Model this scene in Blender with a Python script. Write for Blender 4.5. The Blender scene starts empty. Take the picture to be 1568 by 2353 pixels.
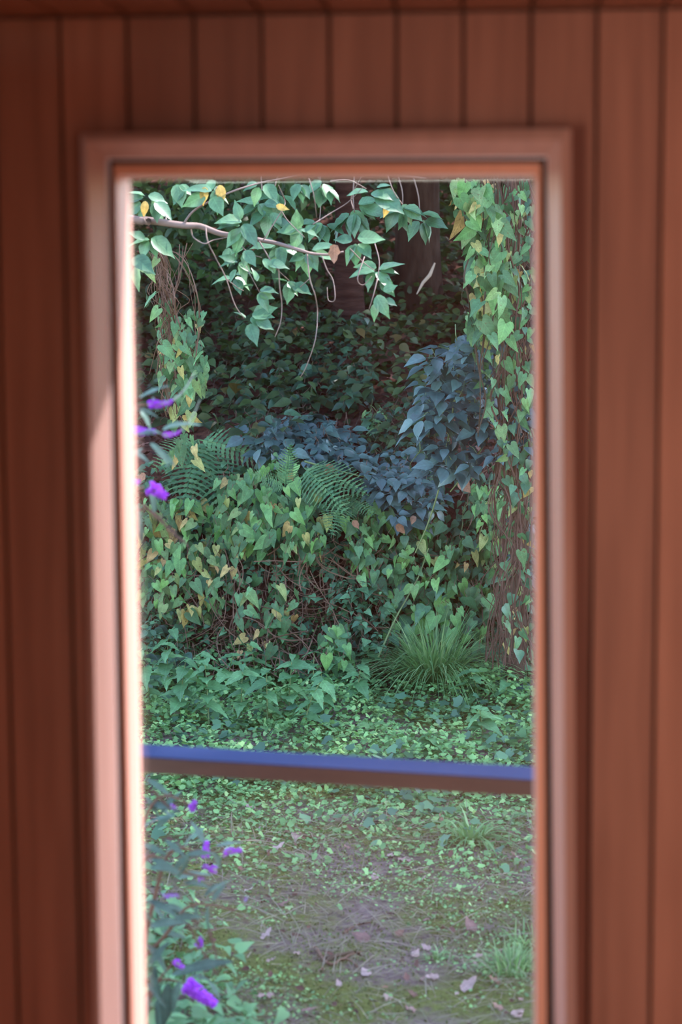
import bpy, math, random
import numpy as np
from mathutils import Matrix, Vector

# ------------------------------------------------------------------ camera / world / light
SC = bpy.context.scene
COL = SC.collection
R = random.Random(7)
NR = np.random.default_rng(11)
EYE = 2.2
FPX = 4500.0
PITCH = math.atan(526.5 / FPX)
YAW = math.atan(316.0 / FPX * math.cos(PITCH))
ROLL = -0.0054
CAM_M = (Matrix.Translation((0, 0, EYE)) @ Matrix.Rotation(YAW, 4, 'Z')
         @ Matrix.Rotation(math.pi / 2 - PITCH, 4, 'X') @ Matrix.Rotation(ROLL, 4, 'Z'))
cam_d = bpy.data.cameras.new('camera')
cam = bpy.data.objects.new('camera', cam_d)
COL.objects.link(cam)
cam.matrix_world = CAM_M
cam_d.sensor_fit = 'VERTICAL'
cam_d.sensor_height = 36.0
cam_d.sensor_width = 24.0
cam_d.lens = FPX / 2353.0 * 36.0
cam_d.clip_start = 0.05
cam_d.clip_end = 300
cam_d.dof.use_dof = True
cam_d.dof.focus_distance = 10.0
cam_d.dof.aperture_fstop = 3.3
SC.camera = cam

SUN_DIR = Vector((2.0, 1.0, 2.65)).normalized()      # towards the sun: outdoors, to the right, high
wd = bpy.data.worlds.new('world')
SC.world = wd
wd.use_nodes = True
nt = wd.node_tree
bg = nt.nodes['Background']
sky = nt.nodes.new('ShaderNodeTexSky')
sky.sky_type = 'NISHITA'
sky.sun_disc = False
sky.sun_elevation = math.asin(SUN_DIR.z)
sky.sun_rotation = math.atan2(SUN_DIR.x, SUN_DIR.y)
sky.air_density = 1.0
sky.dust_density = 0.6
sky.ozone_density = 1.0
nt.links.new(sky.outputs[0], bg.inputs[0])
bg.inputs[1].default_value = 0.60

sun_d = bpy.data.lights.new('sun', 'SUN')
sun_d.energy = 9.0
sun_d.angle = math.radians(0.8)
sun_d.color = (1.0, 0.93, 0.95)
sun = bpy.data.objects.new('sun', sun_d)
COL.objects.link(sun)
sun.rotation_euler = SUN_DIR.to_track_quat('Z', 'Y').to_euler()
sun.location = (8, 8, 12)

# daylight entering the room through the opening in its left wall
side_d = bpy.data.lights.new('side_window_daylight', 'AREA')
side_d.shape = 'RECTANGLE'
side_d.size = 1.0
side_d.size_y = 1.0
side_d.energy = 39.0
side_d.spread = math.radians(152)
side_d.color = (1.0, 0.93, 0.90)
side = bpy.data.objects.new('side_window_daylight', side_d)
COL.objects.link(side)
side.location = (-1.16, 0.55, 1.75)
side.rotation_euler = (math.pi / 2, 0, -math.pi / 2)

# added lamp behind the camera, for fill and sheen on the right-hand boards
back_d = bpy.data.lights.new('back_fill_lamp', 'AREA')
back_d.shape = 'RECTANGLE'
back_d.size = .7
back_d.size_y = 1.0
back_d.energy = 9.0
back_d.color = (.96, .95, 1.0)
backl = bpy.data.objects.new('back_fill_lamp', back_d)
COL.objects.link(backl)
backl.location = (1.1, -1.78, 1.75)
backl.rotation_euler = (-math.pi / 2, 0, math.pi)

SC.view_settings.view_transform = 'Standard'
SC.view_settings.look = 'None'
SC.view_settings.gamma = 1.0
SC.view_settings.use_curve_mapping = False
SC.view_settings.exposure = 1.0
SC.cycles.max_bounces = 5
SC.cycles.diffuse_bounces = 3
SC.cycles.glossy_bounces = 3
SC.cycles.transparent_max_bounces = 8
SC.cycles.sample_clamp_indirect = 4.0

# ------------------------------------------------------------------ projection helpers
CAM_O = np.array([0, 0, EYE])
_rot = CAM_M.to_3x3()


def ray(px, py):
    v = _rot @ Vector(((px - 784.0) / FPX, -(py - 1176.5) / FPX, -1.0))
    return np.array(v)


def P(px, py, Y):
    d = ray(px, py)
    return CAM_O + d * (Y / d[1])


def PZ(px, py, z):
    d = ray(px, py)
    return CAM_O + d * ((z - EYE) / d[2])


def sn(x, y, s=0.0):      # cheap smooth noise, about -1..1
    return (np.sin(x * 1.7 + y * 1.1 + s) + np.sin(x * 0.9 - y * 2.3 + 1.3 * s + 1.0)
            + np.sin(x * 3.1 + y * 0.7 + 2.1 * s + 2.0) * 0.6 + np.sin(x * 2.2 + y * 4.3 + s + .5) * 0.5) / 3.1


PROF_Y = [-50, 10.75, 11.05, 11.35, 11.7, 12.4, 15.5, 18.5, 24, 60]
PROF_Z = [0, 0, .18, .72, 1.12, 1.32, 2.08, 2.45, 3.65, 5.0]


def terrain(x, y):
    yy = y + 0.22 * sn(x * 1.3, 0 * y + 3.0, 1.0)
    z = np.interp(yy, PROF_Y, PROF_Z)
    amp = np.interp(y, [0, 9, 11, 13, 60], [.018, .025, .06, .12, .3])
    return z + amp * sn(x * 2.1, y * 2.1, 4.0) + 0.006 * sn(x * 13, y * 13, 2.0)


def hit(px, py):
    """where the view ray through a spot meets the ground or the bank"""
    d = ray(px, py)
    d = d / d[1]
    ys = np.arange(4.0, 40.0, 0.02)
    pts = CAM_O[None, :] + d[None, :] * ys[:, None]
    below = pts[:, 2] < terrain(pts[:, 0], pts[:, 1])
    i = int(np.argmax(below)) if below.any() else len(ys) - 1
    return pts[i]


# ------------------------------------------------------------------ object helpers
def tag(o, label=None, cat=None, group=None, kind=None):
    if label: o['label'] = label
    if cat: o['category'] = cat
    if group: o['group'] = group
    if kind: o['kind'] = kind
    return o


def empty(name, loc, label=None, cat=None, group=None, kind=None):
    o = bpy.data.objects.new(name, None)
    o.empty_display_size = 0.1
    o.location = tuple(loc)
    COL.objects.link(o)
    return tag(o, label, cat, group, kind)


def mesh_np(name, V, F, smooth=False):
    """V (n,3); F list of arrays of quads/tris (k,3) or (k,4), or list of tuples"""
    me = bpy.data.meshes.new(name)
    if isinstance(F, np.ndarray):
        F = [F]
    if len(F) and isinstance(F[0], np.ndarray):
        loops = np.concatenate([f.ravel() for f in F]).astype(np.int32)
        tot = np.concatenate([np.full(len(f), f.shape[1]) for f in F]).astype(np.int32)
    else:
        loops = np.array([i for f in F for i in f], dtype=np.int32)
        tot = np.array([len(f) for f in F], dtype=np.int32)
    V = np.asarray(V, dtype=np.float32)
    me.vertices.add(len(V))
    me.vertices.foreach_set('co', V.ravel())
    me.loops.add(len(loops))
    me.loops.foreach_set('vertex_index', loops)
    me.polygons.add(len(tot))
    st = np.zeros(len(tot), dtype=np.int32)
    st[1:] = np.cumsum(tot)[:-1]
    me.polygons.foreach_set('loop_start', st)
    me.polygons.foreach_set('use_smooth', np.full(len(tot), bool(smooth)))
    me.update(calc_edges=True)
    me.validate()
    return me


def obj(name, me, mat=None, parent=None):
    o = bpy.data.objects.new(name, me)
    if mat and not me.materials:
        me.materials.append(mat)
    COL.objects.link(o)
    if parent is not None:
        o.parent = parent
    return o


class MB:
    """collects vertices and faces of one mesh"""
    def __init__(self): self.v, self.f, self.n = [], [], 0

    def add(self, v, f):
        for q in f: self.f.append(tuple(i + self.n for i in q))
        self.v.append(np.asarray(v, float).reshape(-1, 3)); self.n += len(v)
        return self

    def box(self, a, b):
        (x0, y0, z0), (x1, y1, z1) = a, b
        v = [(x0, y0, z0), (x1, y0, z0), (x1, y1, z0), (x0, y1, z0), (x0, y0, z1), (x1, y0, z1), (x1, y1, z1), (x0, y1, z1)]
        return self.add(v, [(3, 2, 1, 0), (4, 5, 6, 7), (0, 1, 5, 4), (1, 2, 6, 5), (2, 3, 7, 6), (3, 0, 4, 7)])

    def prism(self, poly, y0, y1):
        """polygon in x,z (counter-clockwise seen from -y), pushed from y0 to y1"""
        n = len(poly)
        v = [(x, y0, z) for x, z in poly] + [(x, y1, z) for x, z in poly]
        f = [tuple(range(n)), tuple(range(2 * n - 1, n - 1, -1))]
        f += [(i, i + n, (i + 1) % n + n, (i + 1) % n) for i in range(n)]
        return self.add(v, f)

    def tube(self, pts, r0, r1=None, sides=5):
        pts = np.asarray(pts, float)
        k = len(pts)
        r1 = r0 if r1 is None else r1
        rad = np.linspace(r0, r1, k) if np.isscalar(r0) else np.asarray(r0)
        t = np.gradient(pts, axis=0)
        t /= np.linalg.norm(t, axis=1)[:, None] + 1e-9
        ref = np.array([0.31, 0.9, 0.27]) if abs(t[0][1]) < .8 else np.array([1., 0.1, 0.])
        u = np.cross(t, ref); u /= np.linalg.norm(u, axis=1)[:, None] + 1e-9
        w = np.cross(t, u)
        a = np.arange(sides) * 2 * math.pi / sides
        ring = pts[:, None, :] + rad[:, None, None] * (np.cos(a)[None, :, None] * u[:, None, :] + np.sin(a)[None, :, None] * w[:, None, :])
        v = ring.reshape(-1, 3)
        f = []
        for i in range(k - 1):
            for j in range(sides):
                j2 = (j + 1) % sides
                f.append((i * sides + j, i * sides + j2, (i + 1) * sides + j2, (i + 1) * sides + j))
        f.append(tuple(range(sides - 1, -1, -1)))
        f.append(tuple(range((k - 1) * sides, k * sides)))
        return self.add(v, f)

    def build(self, name, mat, parent=None, origin=None, smooth=False):
        V = np.concatenate(self.v)
        if origin is not None: V = V - np.asarray(origin)
        o = obj(name, mesh_np(name, V, self.f, smooth), mat, parent)
        return o


def smooth_path(pts, n=4):
    """Catmull-Rom through the points"""
    p = np.asarray(pts, float)
    if len(p) < 3: return p
    q = np.vstack([2 * p[0] - p[1], p, 2 * p[-1] - p[-2]])
    out = []
    for i in range(1, len(q) - 2):
        for t in np.arange(n) / n:
            a, b, c, d = q[i - 1], q[i], q[i + 1], q[i + 2]
            out.append(.5 * (2 * b + (c - a) * t + (2 * a - 5 * b + 4 * c - d) * t * t + (-a + 3 * b - 3 * c + d) * t ** 3))
    out.append(p[-1])
    return np.array(out)


# ------------------------------------------------------------------ materials
def lin(c):
    return tuple((v / 255 / 12.92 if v / 255 <= .04045 else ((v / 255 + .055) / 1.055) ** 2.4) for v in c)


def new_mat(name):
    m = bpy.data.materials.new(name)
    m.use_nodes = True
    return m, m.node_tree, m.node_tree.nodes, m.node_tree.links


def ramp(nodes, stops, constant=False):
    r = nodes.new('ShaderNodeValToRGB')
    cr = r.color_ramp
    if constant: cr.interpolation = 'CONSTANT'
    while len(cr.elements) < len(stops): cr.elements.new(1.0)
    for e, (p, c) in zip(cr.elements, stops):
        e.position = p
        e.color = (*c, 1)
    return r


def leaf_mat(name, stops, rough=.5, spec=.4, trans=.25, spots=0.0, spot_col=(.13, .085, .03), vein=.10, cool=.2):
    """leaf colour differs from leaf to leaf; thin leaves let some light through"""
    m, t, N, L = new_mat(name)
    b = N['Principled BSDF']
    st2 = []
    for p_, c_ in stops:
        l_ = .3 * c_[0] + .59 * c_[1] + .11 * c_[2]
        st2.append((p_, tuple(c_[k] * (1 - cool) + cool * l_ * (.88, 1.0, 1.2)[k] for k in range(3))))
    oi = N.new('ShaderNodeObjectInfo')
    ge = N.new('ShaderNodeNewGeometry')
    add = N.new('ShaderNodeMath'); add.operation = 'ADD'
    fr = N.new('ShaderNodeMath'); fr.operation = 'FRACT'
    L.new(oi.outputs['Random'], add.inputs[0])
    L.new(ge.outputs['Random Per Island'], add.inputs[1])
    L.new(add.outputs[0], fr.inputs[0])
    r = ramp(N, st2)
    L.new(fr.outputs[0], r.inputs[0])
    tc = N.new('ShaderNodeTexCoord')
    cb = N.new('ShaderNodeCombineXYZ')
    L.new(oi.outputs['Random'], cb.inputs[2])
    va = N.new('ShaderNodeVectorMath'); va.operation = 'MULTIPLY_ADD'
    va.inputs[1].default_value = (60, 60, 60)
    L.new(cb.outputs[0], va.inputs[0]); L.new(tc.outputs['Object'], va.inputs[2])
    nz = N.new('ShaderNodeTexNoise'); nz.inputs['Scale'].default_value = 3.2; nz.inputs['Detail'].default_value = 3
    L.new(va.outputs[0], nz.inputs['Vector'])
    hv = N.new('ShaderNodeHueSaturation')
    mp = N.new('ShaderNodeMapRange')
    mp.inputs[1].default_value = .3; mp.inputs[2].default_value = .7
    mp.inputs[3].default_value = .75; mp.inputs[4].default_value = 1.22
    L.new(nz.outputs[0], mp.inputs[0])
    val = mp.outputs[0]
    if vein:
        sp = N.new('ShaderNodeSeparateXYZ'); L.new(tc.outputs['Object'], sp.inputs[0])
        ab = N.new('ShaderNodeMath'); ab.operation = 'ABSOLUTE'; L.new(sp.outputs[0], ab.inputs[0])
        m1 = N.new('ShaderNodeMath'); m1.operation = 'MULTIPLY_ADD'; m1.inputs[1].default_value = -.9
        L.new(ab.outputs[0], m1.inputs[0]); L.new(sp.outputs[1], m1.inputs[2])
        m2 = N.new('ShaderNodeMath'); m2.operation = 'MULTIPLY'; m2.inputs[1].default_value = 46.0; L.new(m1.outputs[0], m2.inputs[0])
        m3 = N.new('ShaderNodeMath'); m3.operation = 'SINE'; L.new(m2.outputs[0], m3.inputs[0])
        mid = N.new('ShaderNodeMapRange'); mid.inputs[1].default_value = .012; mid.inputs[2].default_value = .03
        mid.inputs[3].default_value = vein * 2.2; mid.inputs[4].default_value = 0
        L.new(ab.outputs[0], mid.inputs[0])
        m4 = N.new('ShaderNodeMath'); m4.operation = 'MULTIPLY_ADD'; m4.inputs[1].default_value = vein * .6
        L.new(m3.outputs[0], m4.inputs[0]); L.new(mid.outputs[0], m4.inputs[2])
        m5 = N.new('ShaderNodeMath'); m5.operation = 'ADD'; L.new(m4.outputs[0], m5.inputs[0]); L.new(val, m5.inputs[1])
        val = m5.outputs[0]
    L.new(val, hv.inputs['Value'])
    L.new(r.outputs[0], hv.inputs['Color'])
    col = hv.outputs[0]
    if spots:
        n2 = N.new('ShaderNodeTexNoise'); n2.inputs['Scale'].default_value = 10.0
        L.new(va.outputs[0], n2.inputs['Vector'])
        gt = N.new('ShaderNodeMapRange'); gt.inputs[1].default_value = 1 - spots; gt.inputs[2].default_value = 1.10 - spots
        L.new(n2.outputs[0], gt.inputs[0])
        mx = N.new('ShaderNodeMix'); mx.data_type = 'RGBA'
        L.new(gt.outputs[0], mx.inputs['Factor'])
        L.new(col, mx.inputs['A'])
        mx.inputs['B'].default_value = (*spot_col, 1)
        col = mx.outputs['Result']
    L.new(col, b.inputs['Base Color'])
    b.inputs['Roughness'].default_value = rough
    b.inputs['Specular IOR Level'].default_value = spec
    if trans:
        tr = N.new('ShaderNodeBsdfTranslucent')
        h2 = N.new('ShaderNodeHueSaturation'); h2.inputs['Saturation'].default_value = 1.1; h2.inputs['Value'].default_value = 1.2
        L.new(col, h2.inputs['Color']); L.new(h2.outputs[0], tr.inputs[0])
        ms = N.new('ShaderNodeMixShader'); ms.inputs[0].default_value = trans
        L.new(b.outputs[0], ms.inputs[1]); L.new(tr.outputs[0], ms.inputs[2])
        L.new(ms.outputs[0], N['Material Output'].inputs[0])
    return m


def wood_mat(name, a, b_, rough=.45, scale=(40, 40, 2.2), spec=.35, coat=0.0, jitter=.18, sheen=0.0):
    m, t, N, L = new_mat(name)
    b = N['Principled BSDF']
    tc = N.new('ShaderNodeTexCoord')
    mp = N.new('ShaderNodeMapping'); mp.inputs['Scale'].default_value = scale
    oi = N.new('ShaderNodeObjectInfo')
    vm = N.new('ShaderNodeVectorMath'); vm.operation = 'SCALE'; vm.inputs[3].default_value = 7.0
    cb = N.new('ShaderNodeCombineXYZ')
    for i in range(3): L.new(oi.outputs['Random'], cb.inputs[i])
    L.new(cb.outputs[0], vm.inputs[0])
    L.new(tc.outputs['Object'], mp.inputs[0])
    L.new(vm.outputs[0], mp.inputs['Location'])
    nz = N.new('ShaderNodeTexNoise'); nz.inputs['Scale'].default_value = 1.0; nz.inputs['Detail'].default_value = 4
    L.new(mp.outputs[0], nz.inputs['Vector'])
    r = ramp(N, [(.3, a), (.7, b_)])
    L.new(nz.outputs[0], r.inputs[0])
    hv = N.new('ShaderNodeHueSaturation')
    mr = N.new('ShaderNodeMapRange'); mr.inputs[3].default_value = 1 - jitter; mr.inputs[4].default_value = 1 + jitter
    L.new(oi.outputs['Random'], mr.inputs[0]); L.new(mr.outputs[0], hv.inputs['Value'])
    L.new(r.outputs[0], hv.inputs['Color'])
    L.new(hv.outputs[0], b.inputs['Base Color'])
    b.inputs['Roughness'].default_value = rough
    b.inputs['Specular IOR Level'].default_value = spec
    b.inputs['Coat Weight'].default_value = coat
    b.inputs['Coat Roughness'].default_value = .5
    b.inputs['Sheen Weight'].default_value = sheen
    b.inputs['Sheen Roughness'].default_value = .5
    b.inputs['Sheen Tint'].default_value = (1, .95, 1, 1)
    bp = N.new('ShaderNodeBump'); bp.inputs['Strength'].default_value = .12; bp.inputs['Distance'].default_value = .002
    L.new(nz.outputs[0], bp.inputs['Height']); L.new(bp.outputs[0], b.inputs['Normal'])
    return m


def bark_mat(name, a, b_, sc=(6, 6, 30), rough=.9):
    m = wood_mat(name, a, b_, rough=rough, scale=sc, spec=.1, jitter=.1)
    for n_ in m.node_tree.nodes:
        if n_.type == 'BUMP': n_.inputs['Strength'].default_value = .9; n_.inputs['Distance'].default_value = .03
    return m


def plain_mat(name, c, rough=.6, spec=.3):
    m, t, N, L = new_mat(name)
    b = N['Principled BSDF']
    nz = N.new('ShaderNodeTexNoise'); nz.inputs['Scale'].default_value = 30
    r = ramp(N, [(.3, tuple(x * .85 for x in c)), (.7, tuple(min(1, x * 1.15) for x in c))])
    L.new(nz.outputs[0], r.inputs[0]); L.new(r.outputs[0], b.inputs['Base Color'])
    b.inputs['Roughness'].default_value = rough
    b.inputs['Specular IOR Level'].default_value = spec
    return m


M = {}
M['plank'] = wood_mat('stained_cladding', (.20, .066, .034), (.30, .108, .06), rough=.5, spec=.3)
M['casing'] = wood_mat('casing_wood', (.33, .15, .10), (.40, .185, .125), rough=.42, spec=.4, jitter=.04, coat=.5, sheen=1.0)
M['sash'] = wood_mat('sash_wood', (.62, .25, .14), (.68, .28, .16), rough=.42, spec=.45, jitter=.03, coat=.5, sheen=.4)
M['gasket'] = plain_mat('dark_gasket', (.02, .012, .012), .8)
M['room'] = wood_mat('room_wood', (.30, .11, .05), (.38, .15, .07), rough=.6, jitter=.03)
M['floorwood'] = wood_mat('floor_wood', (.36, .22, .14), (.46, .30, .20), rough=.5)
M['rail'] = wood_mat('rail_wood', (.062, .026, .020), (.088, .036, .027), rough=.36, spec=.6, scale=(3, 40, 40), jitter=.02)
M['rail_sky_top'] = wood_mat('sky_tinted_rail_wood', (.022, .036, .094), (.030, .046, .115), rough=.7, spec=.08, scale=(3, 40, 40), jitter=.02)  # blue of the reflected sky is put into this wood colour
M['deck'] = wood_mat('deck_wood', (.12, .06, .04), (.2, .1, .07), rough=.6)
M['stem_brown'] = plain_mat('dry_stem', (.15, .082, .055), .8, .2)
M['stem_dark'] = plain_mat('dark_stem', (.07, .045, .03), .8, .2)
M['stem_mid'] = plain_mat('old_vine_stem', (.105, .058, .042), .85, .15)
M['stem_green'] = plain_mat('green_stem', (.16, .20, .08), .6)
M['twig'] = plain_mat('twig_bark', (.20, .135, .115), .7, .3)
M['bark'] = bark_mat('cherry_bark', (.018, .008, .007), (.055, .027, .022))
M['bark_old'] = bark_mat('old_bark', (.014, .008, .006), (.042, .026, .02), sc=(14, 14, 5))
M['pale_wood'] = plain_mat('split_wood', (.42, .32, .26), .8)

g = lambda *a: [(p, lin(c)) for p, c in a]
M['bindweed'] = leaf_mat('bindweed_leaf', g((0, (58, 100, 56)), (.45, (80, 128, 68)), (.85, (102, 154, 78)), (.95, (122, 160, 74)), (1, (170, 168, 70))), .5, .4, .25, spots=.36)
M['bindweed_yellow'] = leaf_mat('yellowing_bindweed_leaf', g((0, (66, 104, 56)), (.5, (88, 126, 62)), (.64, (120, 142, 62)), (.82, (176, 160, 58)), (1, (190, 142, 60))), .55, .35, .25, spots=.375)
M['bindweed_fresh'] = leaf_mat('fresh_bindweed_leaf', g((0, (82, 136, 56)), (.5, (106, 162, 66)), (1, (132, 184, 74))), .45, .4, .3, spots=.28)
M['bramble'] = leaf_mat('bramble_leaf', g((0, (44, 72, 70)), (.5, (58, 86, 82)), (1, (72, 104, 92))), .36, .7, .1)
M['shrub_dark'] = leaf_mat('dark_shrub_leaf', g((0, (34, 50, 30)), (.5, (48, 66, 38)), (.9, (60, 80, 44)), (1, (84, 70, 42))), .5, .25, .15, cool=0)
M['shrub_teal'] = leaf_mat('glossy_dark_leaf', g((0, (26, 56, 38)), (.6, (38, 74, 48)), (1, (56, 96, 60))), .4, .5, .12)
M['nettle'] = leaf_mat('nettle_leaf', g((0, (74, 122, 66)), (.5, (90, 142, 76)), (1, (108, 160, 86))), .5, .4, .25)
M['cherry'] = leaf_mat('cherry_leaf', g((0, (62, 106, 66)), (.5, (78, 124, 76)), (1, (98, 142, 80))), .36, .6, .3)
M['cherry_yellow'] = leaf_mat('yellow_cherry_leaf', g((0, (190, 150, 40)), (1, (206, 164, 50))), .5, .4, .3)
M['cover'] = leaf_mat('ground_cover_leaf', g((0, (78, 124, 52)), (.5, (104, 156, 66)), (.85, (128, 178, 76)), (1, (156, 186, 86))), .5, .35, .2)
M['cover_dark'] = leaf_mat('creeping_ivy_leaf', g((0, (50, 92, 60)), (.5, (66, 112, 70)), (1, (86, 134, 78))), .45, .45, .15)
M['moss'] = leaf_mat('moss_sprig', g((0, (78, 88, 34)), (.5, (98, 108, 40)), (.8, (116, 136, 56)), (1, (128, 110, 70))), .8, .1, .15)
M['dry_grass'] = leaf_mat('dry_grass_blade', g((0, (120, 104, 84)), (.6, (150, 132, 104)), (1, (112, 110, 66))), .7, .2, .15)
M['grass'] = leaf_mat('grass_blade', g((0, (86, 132, 62)), (.5, (112, 160, 78)), (1, (158, 184, 108))), .5, .35, .4, vein=0)
M['fern'] = leaf_mat('fern_frond', g((0, (62, 104, 60)), (.5, (76, 120, 66)), (1, (98, 134, 70))), .55, .3, .2)
M['bud_leaf'] = leaf_mat('butterfly_bush_leaf', g((0, (58, 88, 74)), (.5, (72, 104, 86)), (1, (92, 120, 100))), .6, .3, .2)
M['bud_flower'] = leaf_mat('purple_floret', g((0, (168, 62, 214)), (.5, (184, 80, 228)), (1, (204, 104, 234))), .6, .2, .35, vein=0, cool=0)
M['bud_pale'] = plain_mat('pale_green_bud', (.32, .36, .28), .7)
M['bud_spent'] = plain_mat('spent_flower', (.13, .075, .055), .9)
M['litter'] = leaf_mat('fallen_leaf', g((0, (128, 86, 72)), (.35, (158, 112, 98)), (.7, (182, 144, 130)), (.85, (150, 96, 60)), (1, (106, 70, 56))), .65, .3, .1)
M['litter_brown'] = leaf_mat('brown_dead_leaf', g((0, (128, 84, 58)), (.5, (150, 108, 84)), (1, (164, 128, 114))), .7, .2, .15, cool=0)
M['litter_dark'] = leaf_mat('rotting_leaf', g((0, (62, 38, 30)), (.6, (88, 54, 42)), (1, (120, 78, 62))), .8, .2, .05)
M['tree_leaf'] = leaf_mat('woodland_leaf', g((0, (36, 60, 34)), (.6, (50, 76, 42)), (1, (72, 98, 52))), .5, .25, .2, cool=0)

# ground: moss, soil and old leaf litter
m, t, N, L = new_mat('garden_soil')
b = N['Principled BSDF']
tc = N.new('ShaderNodeTexCoord')
n1 = N.new('ShaderNodeTexNoise'); n1.inputs['Scale'].default_value = 1.6; n1.inputs['Detail'].default_value = 5; n1.inputs['Roughness'].default_value = .65
n2 = N.new('ShaderNodeTexNoise'); n2.inputs['Scale'].default_value = 26; n2.inputs['Detail'].default_value = 6
n3 = N.new('ShaderNodeTexNoise'); n3.inputs['Scale'].default_value = 110; n3.inputs['Detail'].default_value = 3
for n in (n1, n2, n3): L.new(tc.outputs['Object'], n.inputs['Vector'])
soil = ramp(N, [(.3, lin((74, 60, 58))), (.55, lin((112, 94, 90))), (.75, lin((142, 124, 118)))])
moss = ramp(N, [(.3, lin((70, 72, 34))), (.6, lin((92, 98, 46))), (.8, lin((116, 122, 64)))])
L.new(n2.outputs[0], soil.inputs[0]); L.new(n3.outputs[0], moss.inputs[0])
mixf = N.new('ShaderNodeMapRange'); mixf.inputs[1].default_value = .42; mixf.inputs[2].default_value = .58
sm = N.new('ShaderNodeMath'); sm.operation = 'MULTIPLY_ADD'; sm.inputs[1].default_value = .35
L.new(n2.outputs[0], sm.inputs[0]); L.new(n1.outputs[0], sm.inputs[2])
sb = N.new('ShaderNodeMath'); sb.operation = 'SUBTRACT'; sb.inputs[1].default_value = .17
L.new(sm.outputs[0], sb.inputs[0]); L.new(sb.outputs[0], mixf.inputs[0])
mx = N.new('ShaderNodeMix'); mx.data_type = 'RGBA'
L.new(mixf.outputs[0], mx.inputs['Factor']); L.new(soil.outputs[0], mx.inputs['A']); L.new(moss.outputs[0], mx.inputs['B'])
# the bank behind is bare earth and old leaves, not moss
sx = N.new('ShaderNodeSeparateXYZ'); L.new(tc.outputs['Object'], sx.inputs[0])
bf = N.new('ShaderNodeMapRange'); bf.inputs[1].default_value = 10.4; bf.inputs[2].default_value = 11.1
L.new(sx.outputs[1], bf.inputs[0])
earth = ramp(N, [(.3, lin((52, 34, 28))), (.55, lin((84, 54, 44))), (.8, lin((112, 76, 62)))])
L.new(n2.outputs[0], earth.inputs[0])
mx2 = N.new('ShaderNodeMix'); mx2.data_type = 'RGBA'
L.new(bf.outputs[0], mx2.inputs['Factor']); L.new(mx.outputs['Result'], mx2.inputs['A']); L.new(earth.outputs[0], mx2.inputs['B'])
L.new(mx2.outputs['Result'], b.inputs['Base Color'])
b.inputs['Roughness'].default_value = .9
b.inputs['Specular IOR Level'].default_value = .15
bp = N.new('ShaderNodeBump'); bp.inputs['Strength'].default_value = .8; bp.inputs['Distance'].default_value = .02
L.new(n2.outputs[0], bp.inputs['Height']); L.new(bp.outputs[0], b.inputs['Normal'])
M['soil'] = m

# window glass: clear, with a mirror reflection of the room that grows at a slant
m, t, N, L = new_mat('window_glass')
N.remove(N['Principled BSDF'])
tr = N.new('ShaderNodeBsdfTransparent'); gl = N.new('ShaderNodeBsdfGlossy'); gl.inputs['Roughness'].default_value = .015
lw = N.new('ShaderNodeLayerWeight'); lw.inputs[0].default_value = .5
pw = N.new('ShaderNodeMath'); pw.operation = 'POWER'; pw.inputs[1].default_value = 5.0
fr = N.new('ShaderNodeMath'); fr.operation = 'MULTIPLY_ADD'; fr.inputs[1].default_value = .945; fr.inputs[2].default_value = .055
L.new(lw.outputs['Facing'], pw.inputs[0]); L.new(pw.outputs[0], fr.inputs[0])
ms = N.new('ShaderNodeMixShader')
L.new(fr.outputs[0], ms.inputs[0]); L.new(tr.outputs[0], ms.inputs[1]); L.new(gl.outputs[0], ms.inputs[2])
L.new(ms.outputs[0], N['Material Output'].inputs[0])
M['glass'] = m

# ------------------------------------------------------------------ the room
W = 2.9                     # inner face of the wall with the window
FLOOR, CEIL = 0.6, float(P(784, 33, W)[2])
XL, XR, YB = -1.1, 1.6, -1.7


def wx(px, py): return float(P(px, py, W)[0])


def line_at(p0, p1, y):     # a straight edge seen at p0 and p1, continued to image row y
    t = (y - p0[1]) / (p1[1] - p0[1])
    return (p0[0] + (p1[0] - p0[0]) * t, y)


YBOT = 2600


def quad(tl, tr, bl2353, br2353):
    """corner points on the wall plane (x,z): bottom-left, bottom-right, top-right, top-left"""
    bl = line_at(tl, (bl2353, 2353), YBOT); br = line_at(tr, (br2353, 2353), YBOT)
    return [np.array((p[0], p[2])) for p in (P(*bl, W), P(*br, W), P(*tr, W), P(*tl, W))]


Q_out = quad((197, 311), (1310, 300), 226, 1322)
Q_bev = quad((213, 329), (1286, 326), 246, 1297)
Q_cin = quad((249, 366), (1257, 362), 284, 1274)
Q_sou = quad((262, 379), (1243, 375), 297, 1257)
Q_sin = quad((271, 404), (1231, 402), 309, 1231)


def inset(q, d):
    c = sum(q) / 4
    return [p + np.sign(c - p) * d for p in q]


def ring_parts(rings, names, mat, parent):
    """rings: list of (corner quad, y). One mesh per side of the frame, mitred."""
    k = len(rings)
    for s, nm in enumerate(names):
        a, b2 = s, (s + 1) % 4
        v = []
        for q, y in rings:
            v += [(q[a][0], y, q[a][1]), (q[b2][0], y, q[b2][1])]
        f = [(2 * i, 2 * i + 1, 2 * ((i + 1) % k) + 1, 2 * ((i + 1) % k)) for i in range(k)]
        f += [tuple(2 * i for i in range(k - 1, -1, -1)), tuple(2 * i + 1 for i in range(k))]
        mb = MB().add(v, f)
        mb.build(nm, mat, parent)


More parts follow.
